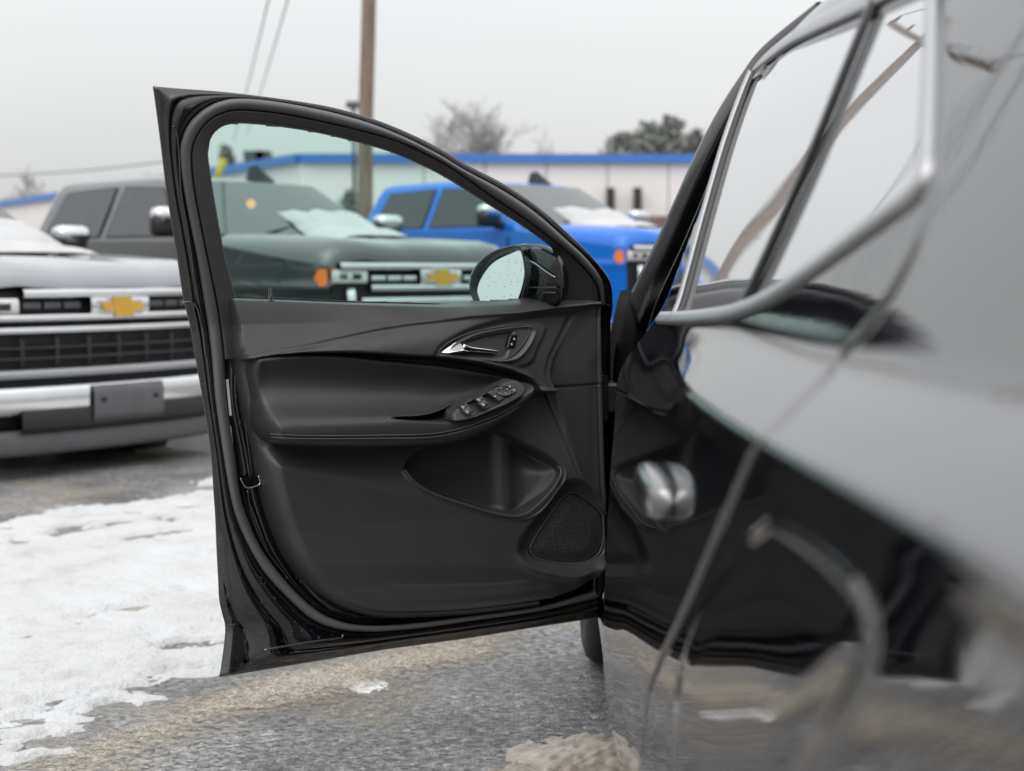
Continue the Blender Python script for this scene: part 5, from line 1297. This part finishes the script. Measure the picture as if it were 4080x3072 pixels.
q0, q1 = at_y(np.array(1412.), np.array(800.), 50.0), at_y(np.array(1408.), np.array(425.), 50.0)
V, f = tube_geo(np.array([q0, q1]), 0.06, 8); mesh_obj('post', V, f, M['greyplastic'], sp_)
V, f = box_geo((q1[0] - 0.22, q1[1] - 0.2, q1[2] - 0.05), (q1[0] + 0.22, q1[1] + 0.2, q1[2] + 0.16), 0.04); mesh_obj('lamp_head', V, f, M['greyplastic'], sp_)
M['wire'] = plain('wire', (0.12, 0.12, 0.125), 0.6)
def wire(a, c, sag, label, r=0.012):
    t = np.linspace(0, 1, 30)[:, None]; P = np.array(a) * (1 - t) + np.array(c) * t; P[:, 2] -= sag * 4 * (t * (1 - t))[:, 0]
    V, f = tube_geo(P, r, 6); tag(mesh_obj('overhead_wire', V, f, M['wire']), label, 'wire', 'overhead wires')
w0 = at_y(np.array(1075.), np.array(-60.), 22.0); w1_ = at_y(np.array(930.), np.array(560.), 60.0)
wire(w0 + (w0 - w1_) * 0.4, w1_, 0.15, 'faint steep overhead wire above the open door, closer to the door corner')
wire(w0 + (w0 - w1_) * 0.4 + np.array([0.22, 0, 0.05]), w1_ + np.array([0.5, 0, 0.2]), 0.15, 'faint steep overhead wire above the open door, closer to the pole')
wire(at_y(np.array(-400.), np.array(700.), 70.0), at_y(np.array(760.), np.array(628.), 70.0), 0.3, 'thin level wire over the white roof beyond the grey truck', 0.03)
wire((top[0] - 1.1, top[1] - 0.15, top[2] - 0.4), (-9.0, -16.0, 9.0), 0.8, 'overhead wire running from the utility pole towards the street')
wire((top[0] + 1.1, top[1] - 0.15, top[2] - 0.4), (-6.8, -16.0, 9.0), 0.8, 'overhead wire running from the utility pole over the lot')

M['bark'] = plain('hazed_bark', (0.45, 0.435, 0.43), 0.9, var=0.25)  # bark paled and greyed: distance haze is painted into the colour
M['needle'] = plain('hazed_needles', (0.27, 0.285, 0.26), 0.8, var=0.5)  # needle green lightened to carry distance haze in the colour itself
M['needle2'] = plain('hazed_needles_light', (0.33, 0.34, 0.315), 0.8, var=0.5)  # lighter needle tone, with the same haze mixed into its colour
def bare_tree(px_, py_base, py_top, d, seed, label, spread=0.5):
    rnd = random.Random(seed)
    base = at_y(np.array(float(px_)), np.array(float(py_base)), d); tp = at_y(np.array(float(px_)), np.array(float(py_top)), d)
    z0 = float(gz(base[0], base[1])); Ht = tp[2] - z0; base = np.array([base[0], base[1], z0])
    root = empty('bare_tree', tuple(base)); tag(root, label, 'tree', 'trees beyond the building')
    trunk, limbs = [], []
    def grow(p, dirv, L, r, lev):
        n = 5; P = [p]; dv = dirv.copy()
        for i in range(n):
            dv = dv + np.array([rnd.gauss(0, .10), rnd.gauss(0, .10), rnd.gauss(0.02, .05)]); dv /= np.linalg.norm(dv); P.append(P[-1] + dv * L / n)
        rr_ = np.linspace(r, r * 0.55, n + 1)
        (trunk if lev == 0 else limbs).append(tube_geo(np.array(P), rr_, 5 if lev < 2 else 3, caps=False))
        if lev >= 5: return
        for _ in range({0: 7, 1: 5, 2: 4, 3: 4, 4: 3}[lev]):
            i = rnd.randint(2 if lev == 0 else 1, n); az = rnd.uniform(0, 2 * math.pi); up = rnd.uniform(0.45, 0.95)
            q = dv * up + np.array([math.cos(az), math.sin(az), 0.15]) * spread * rnd.uniform(0.8, 1.4); q /= np.linalg.norm(q)
            grow(P[i], q, L * rnd.uniform(0.55, 0.80), max(rr_[i] * 0.62, d * 0.00024), lev + 1)
    grow(base, np.array([0, 0, 1.0]), Ht * 0.36, Ht * 0.02, 0)
    V, f = join_geo(trunk); mesh_obj('trunk', V, f, M['bark'], root); V, f = join_geo(limbs); mesh_obj('crown', V, f, M['bark'], root)
def conifer(px_, py_base, py_top, d, seed, label, wide=0.32, mat='needle'):
    rs = np.random.RandomState(seed)
    base = at_y(np.array(float(px_)), np.array(float(py_base)), d); tp = at_y(np.array(float(px_)), np.array(float(py_top)), d)
    z0 = float(gz(base[0], base[1])); Ht = tp[2] - z0; base = np.array([base[0], base[1], z0])
    root = empty('pine_tree', tuple(base)); tag(root, label, 'tree', 'trees beyond the building')
    V, f = tube_geo(np.array([base, base + [0.1, 0, Ht * 0.5], base + [0, 0, Ht]]), [Ht * .022, Ht * .014, Ht * .003], 7); mesh_obj('trunk', V, f, M['bark'], root)
    Vs, Fs = [], []
    nb_ = 170
    for i in range(nb_):
        t = 0.25 + 0.75 * (i / nb_) ** 0.9; az = rs.uniform(0, 2 * math.pi); L = Ht * wide * (1.05 - t) ** 0.7 * rs.uniform(0.5, 1.15)
        for j in range(16):
            s = rs.uniform(0.25, 1.0); c_ = base + np.array([math.cos(az) * L * s, math.sin(az) * L * s, Ht * t + L * 0.25 * s * s + rs.normal(0, 0.06 * L)])
            c_ += rs.normal(0, 0.07 * L + 0.03, 3); a = rs.normal(0, 1, 3); a /= np.linalg.norm(a); bq = np.cross(a, rs.normal(0, 1, 3)); bq /= np.linalg.norm(bq); sz = Ht * rs.uniform(0.018, 0.04)
            k_ = len(Vs); Vs += [c_ - a * sz, c_ + bq * sz * 0.4, c_ + a * sz, c_ - bq * sz * 0.4]; Fs.append([k_, k_ + 1, k_ + 2, k_ + 3])
    mesh_obj('crown', np.array(Vs), Fs, M[mat], root, smooth=False)
bare_tree(1830, 700, 300, 80.0, 4, 'large bare tree with a wide pale crown right of the pole', 0.55)
bare_tree(1700, 700, 400, 95.0, 7, 'slimmer bare tree just left of the largest bare tree', 0.45)
bare_tree(2140, 700, 510, 95.0, 12, 'low bare tree midway along the blue roof band', 0.6)
bare_tree(2260, 700, 530, 95.0, 15, 'low bare tree next to the pine trees', 0.6)
bare_tree(2395, 700, 575, 95.0, 19, 'small bare tree directly left of the pines', 0.6)
bare_tree(655, 820, 645, 110.0, 23, 'bare tree peeping past the latch edge of the open door', 0.5)
bare_tree(140, 830, 690, 130.0, 27, 'slender bare tree on the skyline above the grey truck', 0.4)
bare_tree(300, 830, 735, 130.0, 31, 'low bare tree at the far end of the blue band', 0.8)
bare_tree(10, 830, 690, 120.0, 33, 'bare tree at the very edge of the skyline over the grey truck', 0.6)
conifer(2480, 720, 535, 85.0, 3, 'smallest pine tree at the near end of the pine clump', 0.62, 'needle2')
conifer(2585, 720, 495, 84.0, 5, 'dark pine tree in the middle of the pine clump', 0.55)
conifer(2668, 720, 470, 86.0, 8, 'tallest dark pine tree close to the car pillar', 0.50)
conifer(2770, 720, 520, 88.0, 9, 'pine tree mostly hidden behind the car pillar', 0.34)
conifer(905, 820, 585, 100.0, 11, 'pine tree seen through the rear corner of the door glass', 0.30)
conifer(1395, 900, 770, 40.0, 21, 'dark evergreen bush at the foot of the wooden pole', 0.5)
# yellow sign blade seen through the glass, lit amber lamp behind the truck's windscreen
M['yellow'] = plain('yellow_sign', (0.62, 0.44, 0.06), 0.6)
a_, c_ = at_y(np.array(892.), np.array(632.), 60.0), at_y(np.array(850.), np.array(745.), 60.0)
V, f = tube_geo(np.array([a_, c_]), [0.16, 0.11], 8); sg = empty('yellow_boom', tuple(c_)); tag(sg, 'slanting yellow boom rising behind the dark truck', 'boom'); mesh_obj('boom', V, f, M['yellow'], sg)
V, f = tube_geo(np.array([c_, (c_[0] - 0.3, c_[1], gz(c_[0], c_[1]))]), 0.14, 8); mesh_obj('mast', V, f, M['yellow'], sg)
M['amberlit'] = emit('amber_lamp', (1.0, 0.55, 0.27), 1.2)
lp = at_y(np.array(1000.), np.array(812.), 12.0)
V, f = lathe_geo([(-0.04, 0.0), (-0.03, 0.024), (0, 0.036), (0.03, 0.024), (0.04, 0.0)], 16, 'y')
lamp = mesh_obj('amber_lamp', V + lp, f, M['amberlit']); tag(lamp, 'small glowing amber lamp in front of the dark truck windscreen', 'lamp')
